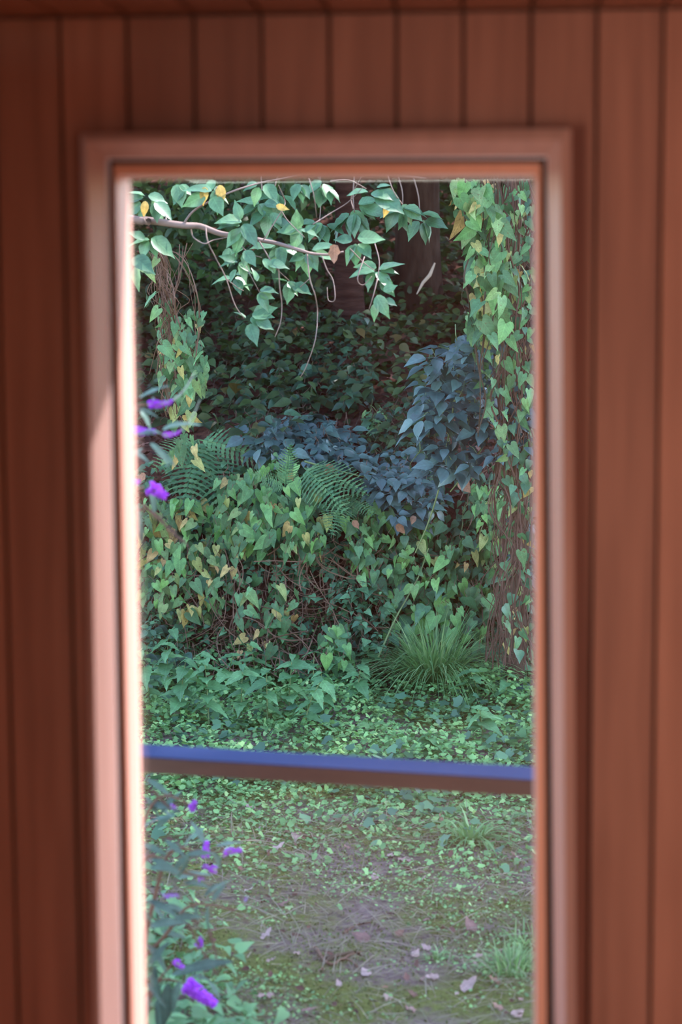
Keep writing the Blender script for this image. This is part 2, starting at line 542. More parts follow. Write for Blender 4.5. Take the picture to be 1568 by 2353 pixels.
win = empty('window_1', (0, 0, 0), 'tall narrow wooden window with reddish casing and clear glass', 'window', kind='structure')
sides = ['casing_board', 'casing_board', 'casing_board', 'casing_board']
ring_parts([(Q_out, W), (Q_out, W - .042), (Q_bev, W - .050), (Q_cin, W - .018), (Q_cin, W + .03), (Q_out, W + .03)], sides, M['casing'], win)
ring_parts([(Q_cin, W + .012), (Q_sou, W + .012), (Q_sou, W + .06), (Q_cin, W + .06)], ['gasket'] * 4, M['gasket'], win)
S2 = inset(Q_sin, -.001)
GL = W + .080
ring_parts([(Q_sou, W + .09), (Q_sou, W - .004), (S2, W - .006), (Q_sin, W - .002), (Q_sin, W + .100), (Q_sou, W + .100)],
           ['sash_rail', 'sash_stile', 'sash_rail', 'sash_stile'], M['sash'], win)
gi = inset(Q_sin, -.002)
MB().prism([tuple(p) for p in gi], GL - .003, GL + .003).build('pane', M['glass'], win)

# boarded wall: each board its own piece, cut to the window
wall = MB()
hole = inset(Q_cin, -.006)
x0h, x1h = min(hole[0][0], hole[3][0]), max(hole[1][0], hole[2][0])
z0h, z1h = hole[0][1], max(hole[2][1], hole[3][1])
yb0, yb1 = W + .018, W + .098
for a_, b_ in (((XL - .1, yb0, FLOOR - .5), (x0h, yb1, CEIL + .25)), ((x1h, yb0, FLOOR - .5), (XR + .1, yb1, CEIL + .25)),
               ((x0h, yb0, z1h), (x1h, yb1, CEIL + .25)), ((x0h, yb0, FLOOR - .5), (x1h, yb1, z0h))):
    wall.box(a_, b_)
M['back'] = plain_mat('groove_shadow_wood', (.10, .035, .018), .8)
wall_o = wall.build('wall_front', M['back'])
tag(wall_o, 'inside wall of upright reddish-brown boards around the window', 'wall', kind='structure')
seams_px = [-166, -14, 139, 293, 447, 602, 757, 912, 1065, 1220, 1372, 1524, 1676, 1828]
sx_ = [wx(s, 150) for s in seams_px]
lo = sx_[0]
while lo > XL + .1: lo -= .0985; sx_.insert(0, lo)
hi = sx_[-1]
while hi < XR - .1: hi += .0985; sx_.append(hi)
GAP = .0028
CUT_L = (Q_out[0] + .012)[0]; CUT_R = (Q_out[1] - .012)[0]
cutL = lambda z: float(np.interp(z, [Q_out[0][1], Q_out[3][1]], [Q_out[0][0], Q_out[3][0]])) + .012
cutR = lambda z: float(np.interp(z, [Q_out[1][1], Q_out[2][1]], [Q_out[1][0], Q_out[2][0]])) - .012
zt = Q_out[3][1] - .012
zb = Q_out[0][1] + .012
for a_, b_ in zip(sx_[:-1], sx_[1:]):
    x0, x1 = a_ + GAP, b_ - GAP
    if x1 < cutL(zb) or x0 > cutR(zb) or x1 <= cutL(zt):
        polys = [[(x0, FLOOR), (x1, FLOOR), (x1, CEIL), (x0, CEIL)]]
    elif x0 < cutL(zt):
        polys = [[(x0, FLOOR), (x1, FLOOR), (x1, zb), (cutL(zb), zb), (cutL(zt), zt), (x1, zt), (x1, CEIL), (x0, CEIL)]]
    elif x1 > cutR(zt):
        polys = [[(x0, FLOOR), (x1, FLOOR), (x1, CEIL), (x0, CEIL), (x0, zt), (cutR(zt), zt), (cutR(zb), zb), (x0, zb)]]
    else:
        polys = [[(x0, zt), (x1, zt), (x1, CEIL), (x0, CEIL)], [(x0, FLOOR), (x1, FLOOR), (x1, zb), (x0, zb)]]
    for pl in polys:
        MB().prism(pl, W, W + .018).build('board', M['plank'], wall_o)
# ceiling boards run away from the wall in line with the wall boards
ceil_o = MB().box((XL - .1, YB - .1, CEIL + .02), (XR + .1, W + .02, CEIL + .12)).build('ceiling', M['back'])
tag(ceil_o, 'low ceiling of reddish-brown boards above the window wall', 'ceiling', kind='structure')
for a_, b_ in zip(sx_[:-1], sx_[1:]):
    MB().box((a_ + GAP, YB, CEIL + .004), (b_ - GAP, W - .002, CEIL + .02)).build('ceiling_board', M['plank'], ceil_o)
fl = MB().box((XL - .1, YB - .1, FLOOR - .08), (XR + .1, W + .02, FLOOR)).build('floor', M['floorwood'])
tag(fl, 'plain wooden floor of the small room', 'floor', kind='structure')
wl = MB()
oy0, oy1, oz0, oz1 = 0.05, 1.05, 1.25, 2.25
for a_, b_ in (((XL - .1, YB - .1, FLOOR), (XL, oy0, CEIL)), ((XL - .1, oy1, FLOOR), (XL, W, CEIL)),
               ((XL - .1, oy0, FLOOR), (XL, oy1, oz0)), ((XL - .1, oy0, oz1), (XL, oy1, CEIL))):
    wl.box(a_, b_)
tag(wl.build('wall_left', M['room']), 'side wall of the room with an open window', 'wall', kind='structure')
tag(MB().box((XR, YB - .1, FLOOR), (XR + .1, W, CEIL)).build('wall_right', M['room']), 'plain wooden side wall of the room', 'wall', kind='structure')
wb = MB()
for a_, b_ in (((XL, YB - .1, FLOOR), (.75, YB, CEIL)), ((1.45, YB - .1, FLOOR), (XR, YB, CEIL)), ((.75, YB - .1, FLOOR), (1.45, YB, 1.25)), ((.75, YB - .1, 2.25), (1.45, YB, CEIL))):  # opening made for the added back lamp
    wb.box(a_, b_)
tag(wb.build('wall_back', M['room']), 'plain wooden wall at the back of the room', 'wall', kind='structure')

# ------------------------------------------------------------------ ground
gx = np.concatenate([np.linspace(-14, -4, 26), np.linspace(-3.9, 3, 150), np.linspace(3.2, 16, 30)])
gy = np.concatenate([np.linspace(3.1, 5.4, 12), np.linspace(5.45, 13.5, 190), np.linspace(13.7, 45, 70)])
GX, GY = np.meshgrid(gx, gy)
GZ = terrain(GX, GY)
nx, ny = len(gx), len(gy)
idx = np.arange(nx * ny).reshape(ny, nx)
Fq = np.stack([idx[:-1, :-1], idx[:-1, 1:], idx[1:, 1:], idx[1:, :-1]], -1).reshape(-1, 4)
ground = obj('ground', mesh_np('ground', np.stack([GX, GY, GZ], -1).reshape(-1, 3), Fq, True), M['soil'])
tag(ground, 'mossy garden ground with bare soil rising into an earth bank', 'ground', kind='structure')

# ------------------------------------------------------------------ porch deck and railing
zr = 1.20
a = PZ(330, 1738, zr); c = PZ(1220, 1791, zr)
dirr = (c - a) / np.linalg.norm(c - a)
nrm = np.array([-dirr[1], dirr[0], 0])
e0, e1 = a - dirr * 1.1, c + dirr * 1.25
rail = empty('deck_railing', (e0[0], e0[1], .3), 'dark brown porch handrail crossing in front of the green bank', 'railing')
off = np.array([e0[0], e0[1], .3])


def beam(name, p, q, w, z0, z1, mat, parent, origin):
    d = (q - p) / np.linalg.norm(q - p); n = np.array([-d[1], d[0], 0])
    pts = [p, q, q + n * w, p + n * w]
    v = [(x[0], x[1], z0) for x in pts] + [(x[0], x[1], z1) for x in pts]
    return MB().add(v, [(3, 2, 1, 0), (4, 5, 6, 7), (0, 1, 5, 4), (1, 2, 6, 5), (2, 3, 7, 6), (3, 0, 4, 7)]).build(name, mat, parent, origin)


beam('handrail', e0, e1, .105, zr - .036, zr - .003, M['rail'], rail, off)
beam('rail_sky_top', e0, e1, .105, zr - .003, zr, M['rail_sky_top'], rail, off)['label'] = 'weathered top of the handrail with blue sky light painted in'
for p_ in (e0, e1 - dirr * .09):
    beam('post', p_ + nrm * .008, p_ + dirr * .09 + nrm * .008, .09, .3, zr - .036, M['rail'], rail, off)
yd = max(e0[1], e1[1]) + .15
dk = MB()
tag(dk.box((-2.6, W + .14, .16), (2.6, yd, .3)).build('deck', M['deck']), 'narrow wooden porch deck outside the window wall', 'deck', kind='structure')

# ------------------------------------------------------------------ leaf shapes (length 1 along +y, face up +z)
def leaf_rows(rows, fold=.15, droop=.25, wav=0.0, widen=1.0, rnd=None):
    """rows: (middle y, side x, side y); last row is the tip"""
    V, F = [], []
    for ym, xs, ys in rows[:-1]:
        xs *= widen
        w = wav * math.sin(ys * 17 + (rnd or 0))
        V += [(-xs, ys, fold * xs - droop * ys * ys + w), (0, ym, -droop * ym * ym), (xs, ys, fold * xs - droop * ys * ys - w)]
    n = len(rows) - 1
    tip = len(V)
    V.append((0, rows[-1][0], -droop * rows[-1][0] ** 2))
    for i in range(n - 1):
        a = 3 * i
        F += [(a, a + 1, a + 4, a + 3), (a + 1, a + 2, a + 5, a + 4)]
    a = 3 * (n - 1)
    F += [(a, a + 1, tip), (a + 1, a + 2, tip)]
    return np.array(V, float), F


HEART = [(0, .15, -.17), (.05, .29, -.13), (.16, .355, .04), (.34, .325, .24), (.52, .255, .45), (.70, .165, .66), (.87, .07, .85), (1, 0, 1)]
OVATE = [(0, .02, 0), (.08, .15, .07), (.25, .26, .24), (.45, .285, .44), (.68, .21, .66), (.86, .08, .86), (1.04, 0, 1)]
NETTLE = [(0, .16, -.05), (.12, .30, .08), (.26, .285, .26), (.42, .255, .40), (.58, .17, .58), (.78, .085, .78), (1, 0, 1)]
LANCE = [(0, .02, 0), (.1, .07, .1), (.3, .115, .3), (.5, .115, .5), (.72, .075, .72), (.9, .03, .9), (1, 0, 1)]
ROUND = [(0, .2, -.12), (.15, .46, .1), (.5, .5, .5), (.8, .3, .82), (.95, 0, .95)]
DEAD = [(0, .03, 0), (.1, .17, .06), (.26, .27, .24), (.42, .30, .44), (.6, .23, .60), (.8, .12, .80), (1, 0, 1)]


def serrate(rows, n=2, d=.035):
    """saw-toothed edge: extra rows alternately in and out"""
    out = [rows[0]]
    for (m0, x0, y0), (m1, x1, y1) in zip(rows[:-1], rows[1:]):
        for k in range(1, n + 1):
            t = k / n
            x, y, mm = x0 + (x1 - x0) * t, y0 + (y1 - y0) * t, m0 + (m1 - m0) * t
            if k < n and x > .05:
                out.append((mm - .02, x + d * .6, y + .01))
                out.append((mm, x - d * .6, y + .012))
            else:
                out.append((mm, x, y))
    return out


def merge(parts):
    V, F, n = [], [], 0
    for v, f in parts:
        V.append(v); F += [tuple(i + n for i in q) for q in f]; n += len(v)
    return np.concatenate(V), F


def xf(vf, scale=1., ang=0., off=(0, 0, 0)):
    v, f = vf
    c, s = math.cos(ang), math.sin(ang)
    v = v * scale
    v = np.stack([v[:, 0] * c - v[:, 1] * s, v[:, 0] * s + v[:, 1] * c, v[:, 2]], 1) + np.array(off)
    return v, f


def compound(n, rows):
    """a palm-shaped leaf of n leaflets on short stalks"""
    parts = []
    angs = {3: (0, 1.25, -1.25), 5: (0, .85, -.85, 1.75, -1.75)}[n]
    for i, a in enumerate(angs):
        L_ = 1.0 if i == 0 else (.88 if i < 3 else .62)
        L_ *= .62
        st = .32 if i == 0 else .14
        o = (-math.sin(a) * st, math.cos(a) * st, 0)
        parts.append(xf(leaf_rows(rows, R.uniform(.1, .3), R.uniform(.15, .4), .015, 1.2, R.random() * 6), L_, a, o))
    parts.append((np.array([(-.012, -.1, 0), (.012, -.1, 0), (.008, .34, 0), (-.008, .34, 0)]), [(0, 1, 2, 3)]))
    return merge(parts)


def make_kind(name, rows, mat, n=4, fold=(.05, .35), droop=(.1, .45), wav=.02, widen=(.9, 1.1), fn=None):
    out = []
    for i in range(n):
        v, f = fn() if fn else leaf_rows(rows, R.uniform(*fold), R.uniform(*droop), wav, R.uniform(*widen), R.random() * 6)
        me = mesh_np(name, v, f, True)
        me.materials.append(M[mat])
        out.append(me)
    return out


K = {}
K['heart'] = make_kind('bindweed_leaf_shape', HEART, 'bindweed', 5)
K['heart_y'] = make_kind('bindweed_leaf_shape', HEART, 'bindweed_yellow', 5, wav=.04)
K['heart_f'] = make_kind('bindweed_leaf_shape', HEART, 'bindweed_fresh', 4)
K['bramble'] = make_kind('bramble_leaf_shape', None, 'bramble', 5, fn=lambda: compound(R.choice((3, 5, 5)), OVATE))
K['bramble_s'] = make_kind('bramble_leaf_shape', None, 'cover_dark', 4, fn=lambda: compound(3, OVATE))
K['dark'] = make_kind('shrub_leaf_shape', OVATE, 'shrub_dark', 4, widen=(1.0, 1.35))
K['teal'] = make_kind('glossy_leaf_shape', OVATE, 'shrub_teal', 4, widen=(1.0, 1.4))
K['nettle'] = make_kind('nettle_leaf_shape', serrate(NETTLE), 'nettle', 4, droop=(.1, .35))
K['cherry'] = make_kind('cherry_leaf_shape', OVATE, 'cherry', 6, fold=(.1, .4), droop=(.05, .4), widen=(.95, 1.2))
K['cherry_y'] = make_kind('cherry_leaf_shape', OVATE, 'cherry_yellow', 2)
K['lance'] = make_kind('butterfly_bush_leaf_shape', LANCE, 'bud_leaf', 5, droop=(.1, .6), widen=(.9, 1.3))
K['ivy'] = make_kind('ivy_leaf_shape', NETTLE, 'cover_dark', 4, widen=(1.2, 1.6))
K['litter'] = make_kind('fallen_leaf_shape', DEAD, 'litter', 5, fold=(-.5, .9), droop=(-.5, .3), wav=.08, widen=(.7, 1.2))

K['litter_b'] = make_kind('dead_leaf_shape', DEAD, 'litter_brown', 4, fold=(-.5, .9), droop=(-.5, .3), wav=.08, widen=(.9, 1.4))


def basis(tip, nor):
    y = np.asarray(tip, float); y = y / (np.linalg.norm(y) + 1e-9)
    z = np.asarray(nor, float); z = z - y * np.dot(z, y)
    if np.linalg.norm(z) < 1e-4: z = np.cross(y, (1, 0, 0))
    z = z / np.linalg.norm(z)
    x = np.cross(y, z)
    return x, y, z


def put_leaf(kind, pos, tip, nor, size, parent, origin, name='leaf'):
    me = R.choice(K[kind])
    x, y, z = basis(tip, nor)
    o = bpy.data.objects.new(name, me)
    s = size
    p = np.asarray(pos) - np.asarray(origin)
    o.matrix_local = Matrix(((x[0] * s, y[0] * s, z[0] * s, p[0]), (x[1] * s, y[1] * s, z[1] * s, p[1]),
                             (x[2] * s, y[2] * s, z[2] * s, p[2]), (0, 0, 0, 1)))
    o.parent = parent
    COL.objects.link(o)
    return o


def rv(s=1.0): return np.array([R.gauss(0, s), R.gauss(0, s), R.gauss(0, s)])


def in_poly(x, y, poly):
    c = False
    j = len(poly) - 1
    for i in range(len(poly)):
        xi, yi = poly[i]; xj, yj = poly[j]
        if (yi > y) != (yj > y) and x < (xj - xi) * (y - yi) / (yj - yi) + xi: c = not c
        j = i
    return c


def sample_poly(poly, n, mind=0.0):
    xs = [p[0] for p in poly]; ys = [p[1] for p in poly]
    pts = []
    tries = 0
    while len(pts) < n and tries < n * 60:
        tries += 1
        x, y = R.uniform(min(xs), max(xs)), R.uniform(min(ys), max(ys))
        if not in_poly(x, y, poly): continue
        if mind and any((x - a) ** 2 + (y - b2) ** 2 < mind * mind for a, b2 in pts[-80:]): continue
        pts.append((x, y))
    return pts


def leaf_dir(mode):
    if mode == 'hang':
        return np.array([R.gauss(0, .55), -.3 + R.gauss(0, .4), -.9]), np.array([R.gauss(0, .75), -.9, .6 + R.gauss(0, .5)])
    if mode == 'spread':
        a = R.uniform(0, 2 * math.pi)
        return np.array([math.cos(a), math.sin(a) * .8 - .35, R.uniform(-.6, .15)]), np.array([R.gauss(0, .3), -.55 + R.gauss(0, .25), 1.0])
    a = R.uniform(0, 2 * math.pi)
    return np.array([math.cos(a), math.sin(a) - .2, R.uniform(-.4, .2)]), np.array([R.gauss(0, .3), -.3 + R.gauss(0, .3), 1.0])


def mass(name, label, cat, poly, n, kinds, size, off=(.08, .4), mode='hang', stems=10, group=None, stem_mat='stem_brown', mind=8, Y=None, canes=(), slen=(50, 150)):
    """a plant over the bank: leaves on stems, laid where the view meets the bank, standing off it a little"""
    pts = sample_poly(poly, n, mind)
    cx = sum(p[0] for p in poly) / len(poly); by = max(p[1] for p in poly)
    def where(px, py, o):
        if Y is not None: return P(px, py, R.uniform(*Y))
        h = hit(px, py)
        d = ray(px, py); d = d / np.linalg.norm(d)
        return h - d * o
    h0 = hit(cx, by)
    root = empty(name, h0, label, cat, group)
    st = MB()
    for px, py in pts:
        o = R.uniform(*off)
        p = where(px, py, o)
        tip, nor = leaf_dir(mode)
        put_leaf(R.choice(kinds), p, tip, nor, R.uniform(*size) * R.choice((.6, .8, 1, 1, 1.08)), root, h0)
        b_ = p + np.array([R.gauss(0, .02), R.uniform(.03, .09), R.uniform(-.01, .05)])
        st.tube([p, (p + b_) / 2 + rv(.008), b_], .0016, .0016, 3)
    for k in range(stems):
        x, y = R.choice(pts)
        L_ = R.uniform(*slen)
        path = []
        dx = R.gauss(0, .25)
        for s in np.linspace(0, 1, 7):
            path.append(where(x + dx * L_ * s + R.gauss(0, 4), y + L_ * (s - .5), R.uniform(off[0] * .3, off[1] * .7)))
        st.tube(smooth_path(path, 3), .003, .002, 4)
    st.build('stem', M[stem_mat], root, h0)
    for cane in canes:
        path = [where(x, y, off[1] * .9) for x, y in cane]
        MB().tube(smooth_path(path, 5), .006, .003, 5).build('cane', M['stem_green'], root, h0)
    return root


# ------------------------------------------------------------------ plants on the bank
BV = 'bindweed vines over the bank'
mass('bindweed_vine', 'yellowing bindweed curtain on the bank under the purple flower spikes', 'vine',
     [(322, 1140), (480, 1150), (570, 1240), (520, 1380), (470, 1440), (400, 1420), (322, 1390)], 250, ['heart_y', 'heart_y', 'heart_y', 'heart_f'], (.06, .105), (.1, .5), stems=22, group=BV, stem_mat='stem_brown')
mass('bindweed_vine', 'dense green bindweed mound right of the fern fronds', 'vine',
     [(490, 1100), (600, 1070), (660, 1030), (720, 1080), (765, 1190), (740, 1280), (600, 1270), (500, 1240)], 285, ['heart', 'heart', 'heart', 'heart_f', 'heart_y'], (.06, .11), (.1, .55), stems=18, group=BV)
mass('bindweed_vine', 'green bindweed in the middle of the bank below the blue-green bramble', 'vine',
     [(770, 1170), (860, 1130), (1000, 1170), (1060, 1260), (1040, 1360), (900, 1390), (790, 1290)], 270, ['heart', 'heart', 'ivy', 'heart_f'], (.055, .095), (.1, .5), stems=18, group=BV)
mass('bindweed_vine', 'bright fresh bindweed sprays beside the vine-covered post', 'vine',
     [(1080, 1120), (1140, 1110), (1185, 1220), (1180, 1275), (1105, 1250)], 55, ['heart_f', 'heart'], (.05, .09), (.25, .65), stems=8, group=BV, stem_mat='stem_green')
mass('bindweed_vine', 'pale spotted bindweed at the foot of the vine-covered post', 'vine',
     [(1040, 1240), (1215, 1230), (1215, 1400), (1120, 1420), (1040, 1360)], 170, ['heart', 'heart_y', 'ivy'], (.05, .09), (.1, .5), stems=16, group=BV)
mass('bindweed_vine', 'large-leaved bindweed hanging just above the grass clump', 'vine',
     [(890, 1350), (1010, 1330), (1130, 1350), (1120, 1450), (1030, 1490), (900, 1470)], 130, ['heart', 'heart_f', 'ivy'], (.07, .12), (.1, .5), stems=12, group=BV)
mass('bindweed_vine', 'short bindweed sprig with pale tips at the bank foot', 'vine',
     [(738, 1440), (800, 1435), (805, 1530), (745, 1525)], 38, ['heart_f', 'heart'], (.06, .1), (.25, .5), stems=5, group=BV)
mass('bindweed_vine', 'sparse yellow-spotted bindweed over bare brown stems', 'vine',
     [(540, 1320), (620, 1330), (690, 1340), (690, 1420), (620, 1500), (545, 1500)], 48, ['heart_y', 'heart_y', 'heart'], (.06, .1), (.25, .5), stems=10, group=BV)
mass('bramble', 'small-leaved bramble left of the grass clump on the bank', 'bramble',
     [(760, 1330), (880, 1340), (920, 1490), (810, 1500), (770, 1430)], 120, ['bramble_s', 'ivy'], (.05, .085), (.1, .5), mode='spread', stems=16, canes=[[(870, 1510), (910, 1420), (960, 1330), (985, 1260)]])
mass('bramble', 'dark bramble leaves low on the bank beside the window edge', 'bramble',
     [(322, 1390), (400, 1400), (440, 1480), (420, 1560), (322, 1560)], 120, ['bramble_s', 'ivy', 'teal'], (.06, .10), (.1, .5), mode='spread', stems=10)
mass('bramble', 'tall blue-green bramble leaning against the vine-covered post', 'bramble',
     [(985, 830), (1050, 780), (1135, 785), (1130, 900), (1125, 1000), (1090, 1090), (1000, 1090), (965, 1010)], 105, ['bramble'], (.14, .20), mode='spread', stems=6, Y=(9.9, 10.5), mind=16,
     stem_mat='stem_green')
for r_ in [o for o in COL.objects if o.get('label', '').startswith('tall blue-green bramble')]:
    for cane in ([(1062, 790), (1055, 860), (1035, 980), (1012, 1110), (985, 1200), (955, 1270)], [(1150, 960), (1120, 1010), (1075, 1080), (1035, 1130)]):
        path = [P(x, y, 10.15 + .0006 * (y - 790)) for x, y in cane]
        MB().tube(smooth_path(path, 5), .006, .0035, 5).build('cane', M['stem_green'], r_, np.array(r_.location))
mass('bramble', 'blue-green bramble patch above the fern in the middle of the bank', 'bramble',
     [(575, 1000), (640, 965), (730, 955), (800, 990), (835, 1040), (800, 1060), (690, 1060), (590, 1050)], 75, ['bramble'], (.13, .19), (.2, .6), mode='spread', stems=8, mind=14)
mass('bramble', 'blue-green bramble running down beside the green bindweed', 'bramble',
     [(830, 1040), (900, 1040), (1000, 1100), (1010, 1160), (930, 1200), (850, 1140)], 75, ['bramble'], (.12, .18), (.3, .7), mode='spread', stems=8, mind=14,
     canes=[[(700, 1060), (790, 1085), (860, 1100)]])
mass('bramble', 'bluish bramble leaves on the shaded side of the vine-covered post', 'bramble',
     [(1150, 900), (1222, 860), (1222, 1060), (1130, 1060)], 34, ['bramble'], (.10, .15), mode='spread', stems=5, Y=(9.85, 10.2), mind=14)
mass('bramble', 'dark purple-blue bramble beside the lower window frame edge', 'bramble',
     [(1185, 1190), (1224, 1180), (1224, 1330), (1190, 1320)], 24, ['bramble'], (.10, .15), (.4, .7), mode='spread', stems=4, mind=12)
mass('bramble', 'dark bramble leaves to the right of the grass clump', 'bramble',
     [(1065, 1490), (1120, 1480), (1215, 1520), (1215, 1590), (1120, 1580), (1065, 1550)], 48, ['bramble', 'ivy'], (.11, .16), (.05, .35), mode='spread', stems=5, mind=14)

US = 'dark undergrowth shrubs behind the bank'
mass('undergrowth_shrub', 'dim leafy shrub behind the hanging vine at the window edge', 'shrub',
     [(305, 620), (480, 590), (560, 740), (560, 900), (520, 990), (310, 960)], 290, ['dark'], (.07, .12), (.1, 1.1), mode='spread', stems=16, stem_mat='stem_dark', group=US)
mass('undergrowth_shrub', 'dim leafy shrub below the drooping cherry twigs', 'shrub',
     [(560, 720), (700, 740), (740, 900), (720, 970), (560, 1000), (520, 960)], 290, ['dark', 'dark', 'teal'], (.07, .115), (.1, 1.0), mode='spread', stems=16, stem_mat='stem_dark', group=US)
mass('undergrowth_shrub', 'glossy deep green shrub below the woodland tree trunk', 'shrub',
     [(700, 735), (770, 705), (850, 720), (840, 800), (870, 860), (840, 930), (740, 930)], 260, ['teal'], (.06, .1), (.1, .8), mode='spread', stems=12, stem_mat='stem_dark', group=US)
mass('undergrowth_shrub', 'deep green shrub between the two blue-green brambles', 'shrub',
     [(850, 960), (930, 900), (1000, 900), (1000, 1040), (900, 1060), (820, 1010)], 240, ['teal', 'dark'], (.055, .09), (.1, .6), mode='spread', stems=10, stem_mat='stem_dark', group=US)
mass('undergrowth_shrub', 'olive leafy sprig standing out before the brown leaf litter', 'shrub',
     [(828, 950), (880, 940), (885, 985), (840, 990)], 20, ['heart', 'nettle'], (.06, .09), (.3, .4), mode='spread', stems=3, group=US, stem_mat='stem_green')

# ------------------------------------------------------------------ ferns
def frond_mesh(L_, npin=15, wid=.32, seed=0):
    rr = random.Random(seed)
    mb = MB()
    xs = np.linspace(0, 1, 12)
    spine = np.stack([0 * xs, xs * L_, -.28 * L_ * xs ** 2], 1)
    mb.tube(spine, .004 * L_ / .5, .001, 4)
    for i in range(npin):
        t = .1 + .88 * i / npin
        y = t * L_; z = -.28 * L_ * t * t
        prof = math.sin(min(1, t * 1.5 + .25) * math.pi * .5) * (1 - t ** 2.2) + .04
        l = wid * L_ * prof
        for s in (-1, 1):
            v, f = [], []
            n = 9
            for k in range(n + 1):
                u = k / n
                w = (.88 * L_ / npin * .58) * (1 - u * .75) * (1.1 if k % 2 else .62)
                px_ = s * u * l; py_ = y + u * l * (.22 + .2 * u); pz = z - .12 * l * u * u + rr.gauss(0, .002)
                v += [(px_, py_ - w, pz), (px_, py_ + w, pz)]
                if k: f.append((2 * k - 2, 2 * k, 2 * k + 1, 2 * k - 1) if s > 0 else (2 * k - 2, 2 * k - 1, 2 * k + 1, 2 * k))
            mb.add(v, f)
    return mesh_np('frond_shape', np.concatenate(mb.v), mb.f, False)


def fern(label, base, base_off, fronds):
    """fronds: (tip px, tip py, offset towards the viewer)"""
    h = hit(*base); d = ray(*base); d = d / np.linalg.norm(d)
    b0 = h - d * base_off
    root = empty('fern', b0, label, 'fern', 'ferns on the bank')
    for i, (tx, ty, to) in enumerate(fronds):
        ht = hit(tx, ty); dt = ray(tx, ty); dt = dt / np.linalg.norm(dt)
        tp = P(tx, ty, b0[1] - to)
        v = tp - b0
        L_ = float(np.linalg.norm(v)) * 1.04
        tip = v / np.linalg.norm(v) + np.array([0, 0, .28])
        me = frond_mesh(L_, 15, .32, i)
        me.materials.append(M['fern'])
        x, y, z = basis(tip, np.array([R.gauss(0, .2), -.9, .8]))
        o = obj('frond', me, None, root)
        o.matrix_local = Matrix(((x[0], y[0], z[0], 0), (x[1], y[1], z[1], 0), (x[2], y[2], z[2], 0), (0, 0, 0, 1)))
    return root


fern('arching fern fronds beside the purple flower spikes', (455, 1010), .55, [(610, 1085, .15), (505, 1190, .35), (425, 1180, .4), (375, 1090, .3)])
fern('fern frond drooping over the middle of the bank', (700, 1075), .6, [(815, 1150, .25), (765, 1185, .35)])
fern('small upright fern tip at the top of the green bindweed mound', (655, 1120), .65, [(664, 1028, .05), (590, 1100, .2)])
fern('pale fern under the drooping bank frond', (790, 1140), .6, [(770, 1230, .3), (845, 1190, .2)])

# ------------------------------------------------------------------ hanging vine columns
def vine_column(label, stems_px, Yr, leaves, kinds, size, group, extra=0, spread=30, stem_mat='stem_brown'):
    p0 = P(*stems_px[0][0], sum(Yr) / 2)
    base = P(*stems_px[0][-1], sum(Yr) / 2)
    root = empty('hanging_vine', base, label, 'vine', group)
    st = MB()
    for pth in stems_px:
        Y0 = R.uniform(*Yr)
        for e in range(1 + extra):
            pp = [P(x + R.gauss(0, 5) * (e > 0) * 2.2, y + R.gauss(0, 3), Y0 + R.gauss(0, .05)) for x, y in pth]
            st.tube(smooth_path(pp, 4), R.uniform(.0025, .005) if e == 0 else R.uniform(.0012, .003), None, 4)
    st.build('stem', M[stem_mat], root, base)
    for poly, n in leaves:
        for px, py in sample_poly(poly, n, 10):
            p = P(px, py, R.uniform(Yr[0] - .12, Yr[1]))
            tip, nor = leaf_dir('hang')
            put_leaf(R.choice(kinds), p, tip, nor, R.uniform(*size) * R.choice((.65, .8, 1, 1)), root, base)
    return root


def wander(x0, y0, x1, y1, n=9, j=8):
    return [(x0 + (x1 - x0) * t + R.gauss(0, j), y0 + (y1 - y0) * t) for t in np.linspace(0, 1, n)]


vine_column('brown hanging vine with yellow-green leaves below the cherry branch',
            [wander(R.uniform(345, 385), R.uniform(555, 600), R.uniform(385, 445), R.uniform(800, 1010), 9, 7) for _ in range(10)]
            + [[(350, 560), (420, 590), (452, 670), (458, 740), (450, 820)], [(430, 560), (410, 640), (380, 720), (360, 860)]], (9.9, 10.2),
            [([(335, 585), (365, 585), (365, 640), (335, 640)], 2), ([(335, 655), (400, 660), (400, 720), (340, 720)], 7),
             ([(365, 720), (470, 710), (478, 880), (430, 900), (370, 880)], 85), ([(385, 870), (440, 870), (440, 960), (400, 960)], 18),
             ([(390, 960), (450, 960), (450, 1060), (385, 1050)], 16)],
            ['heart_y', 'heart_y', 'heart', 'heart'], (.055, .105), 'hanging vines', extra=3)
vine_column('broad-leaved vine trailing from the top beside the right window edge',
            [wander(R.uniform(1060, 1150), 395, R.uniform(1080, 1170), R.uniform(700, 1000), 9, 8) for _ in range(9)], (9.7, 10.0),
            [([(1040, 415), (1130, 415), (1140, 470), (1060, 500)], 42), ([(1070, 480), (1150, 470), (1165, 640), (1090, 640)], 70), ([(1085, 620), (1165, 600), (1170, 760), (1110, 780), (1080, 690)], 60)],
            ['heart', 'heart', 'heart_f', 'heart_y'], (.075, .135), 'hanging vines', extra=1, stem_mat='stem_dark')
vine_column('small-leaved vine climbing the brown post at the right window edge',
            [wander(R.uniform(1130, 1226), 400, R.uniform(1120, 1226), R.uniform(1480, 1540), 14, 13) for _ in range(18)], (9.8, 10.2),
            [([(1165, 415), (1224, 420), (1224, 700), (1180, 680), (1160, 560)], 60), ([(1120, 700), (1224, 690), (1224, 1000), (1140, 1000), (1080, 780)], 120),
             ([(1060, 720), (1110, 700), (1120, 800), (1080, 800)], 24), ([(1140, 1000), (1224, 1000), (1224, 1200), (1150, 1150)], 45), ([(1150, 1200), (1224, 1200), (1224, 1500), (1160, 1500)], 45)],
            ['heart', 'heart', 'ivy', 'heart_y'], (.05, .09), 'hanging vines', extra=2, stem_mat='stem_mid')

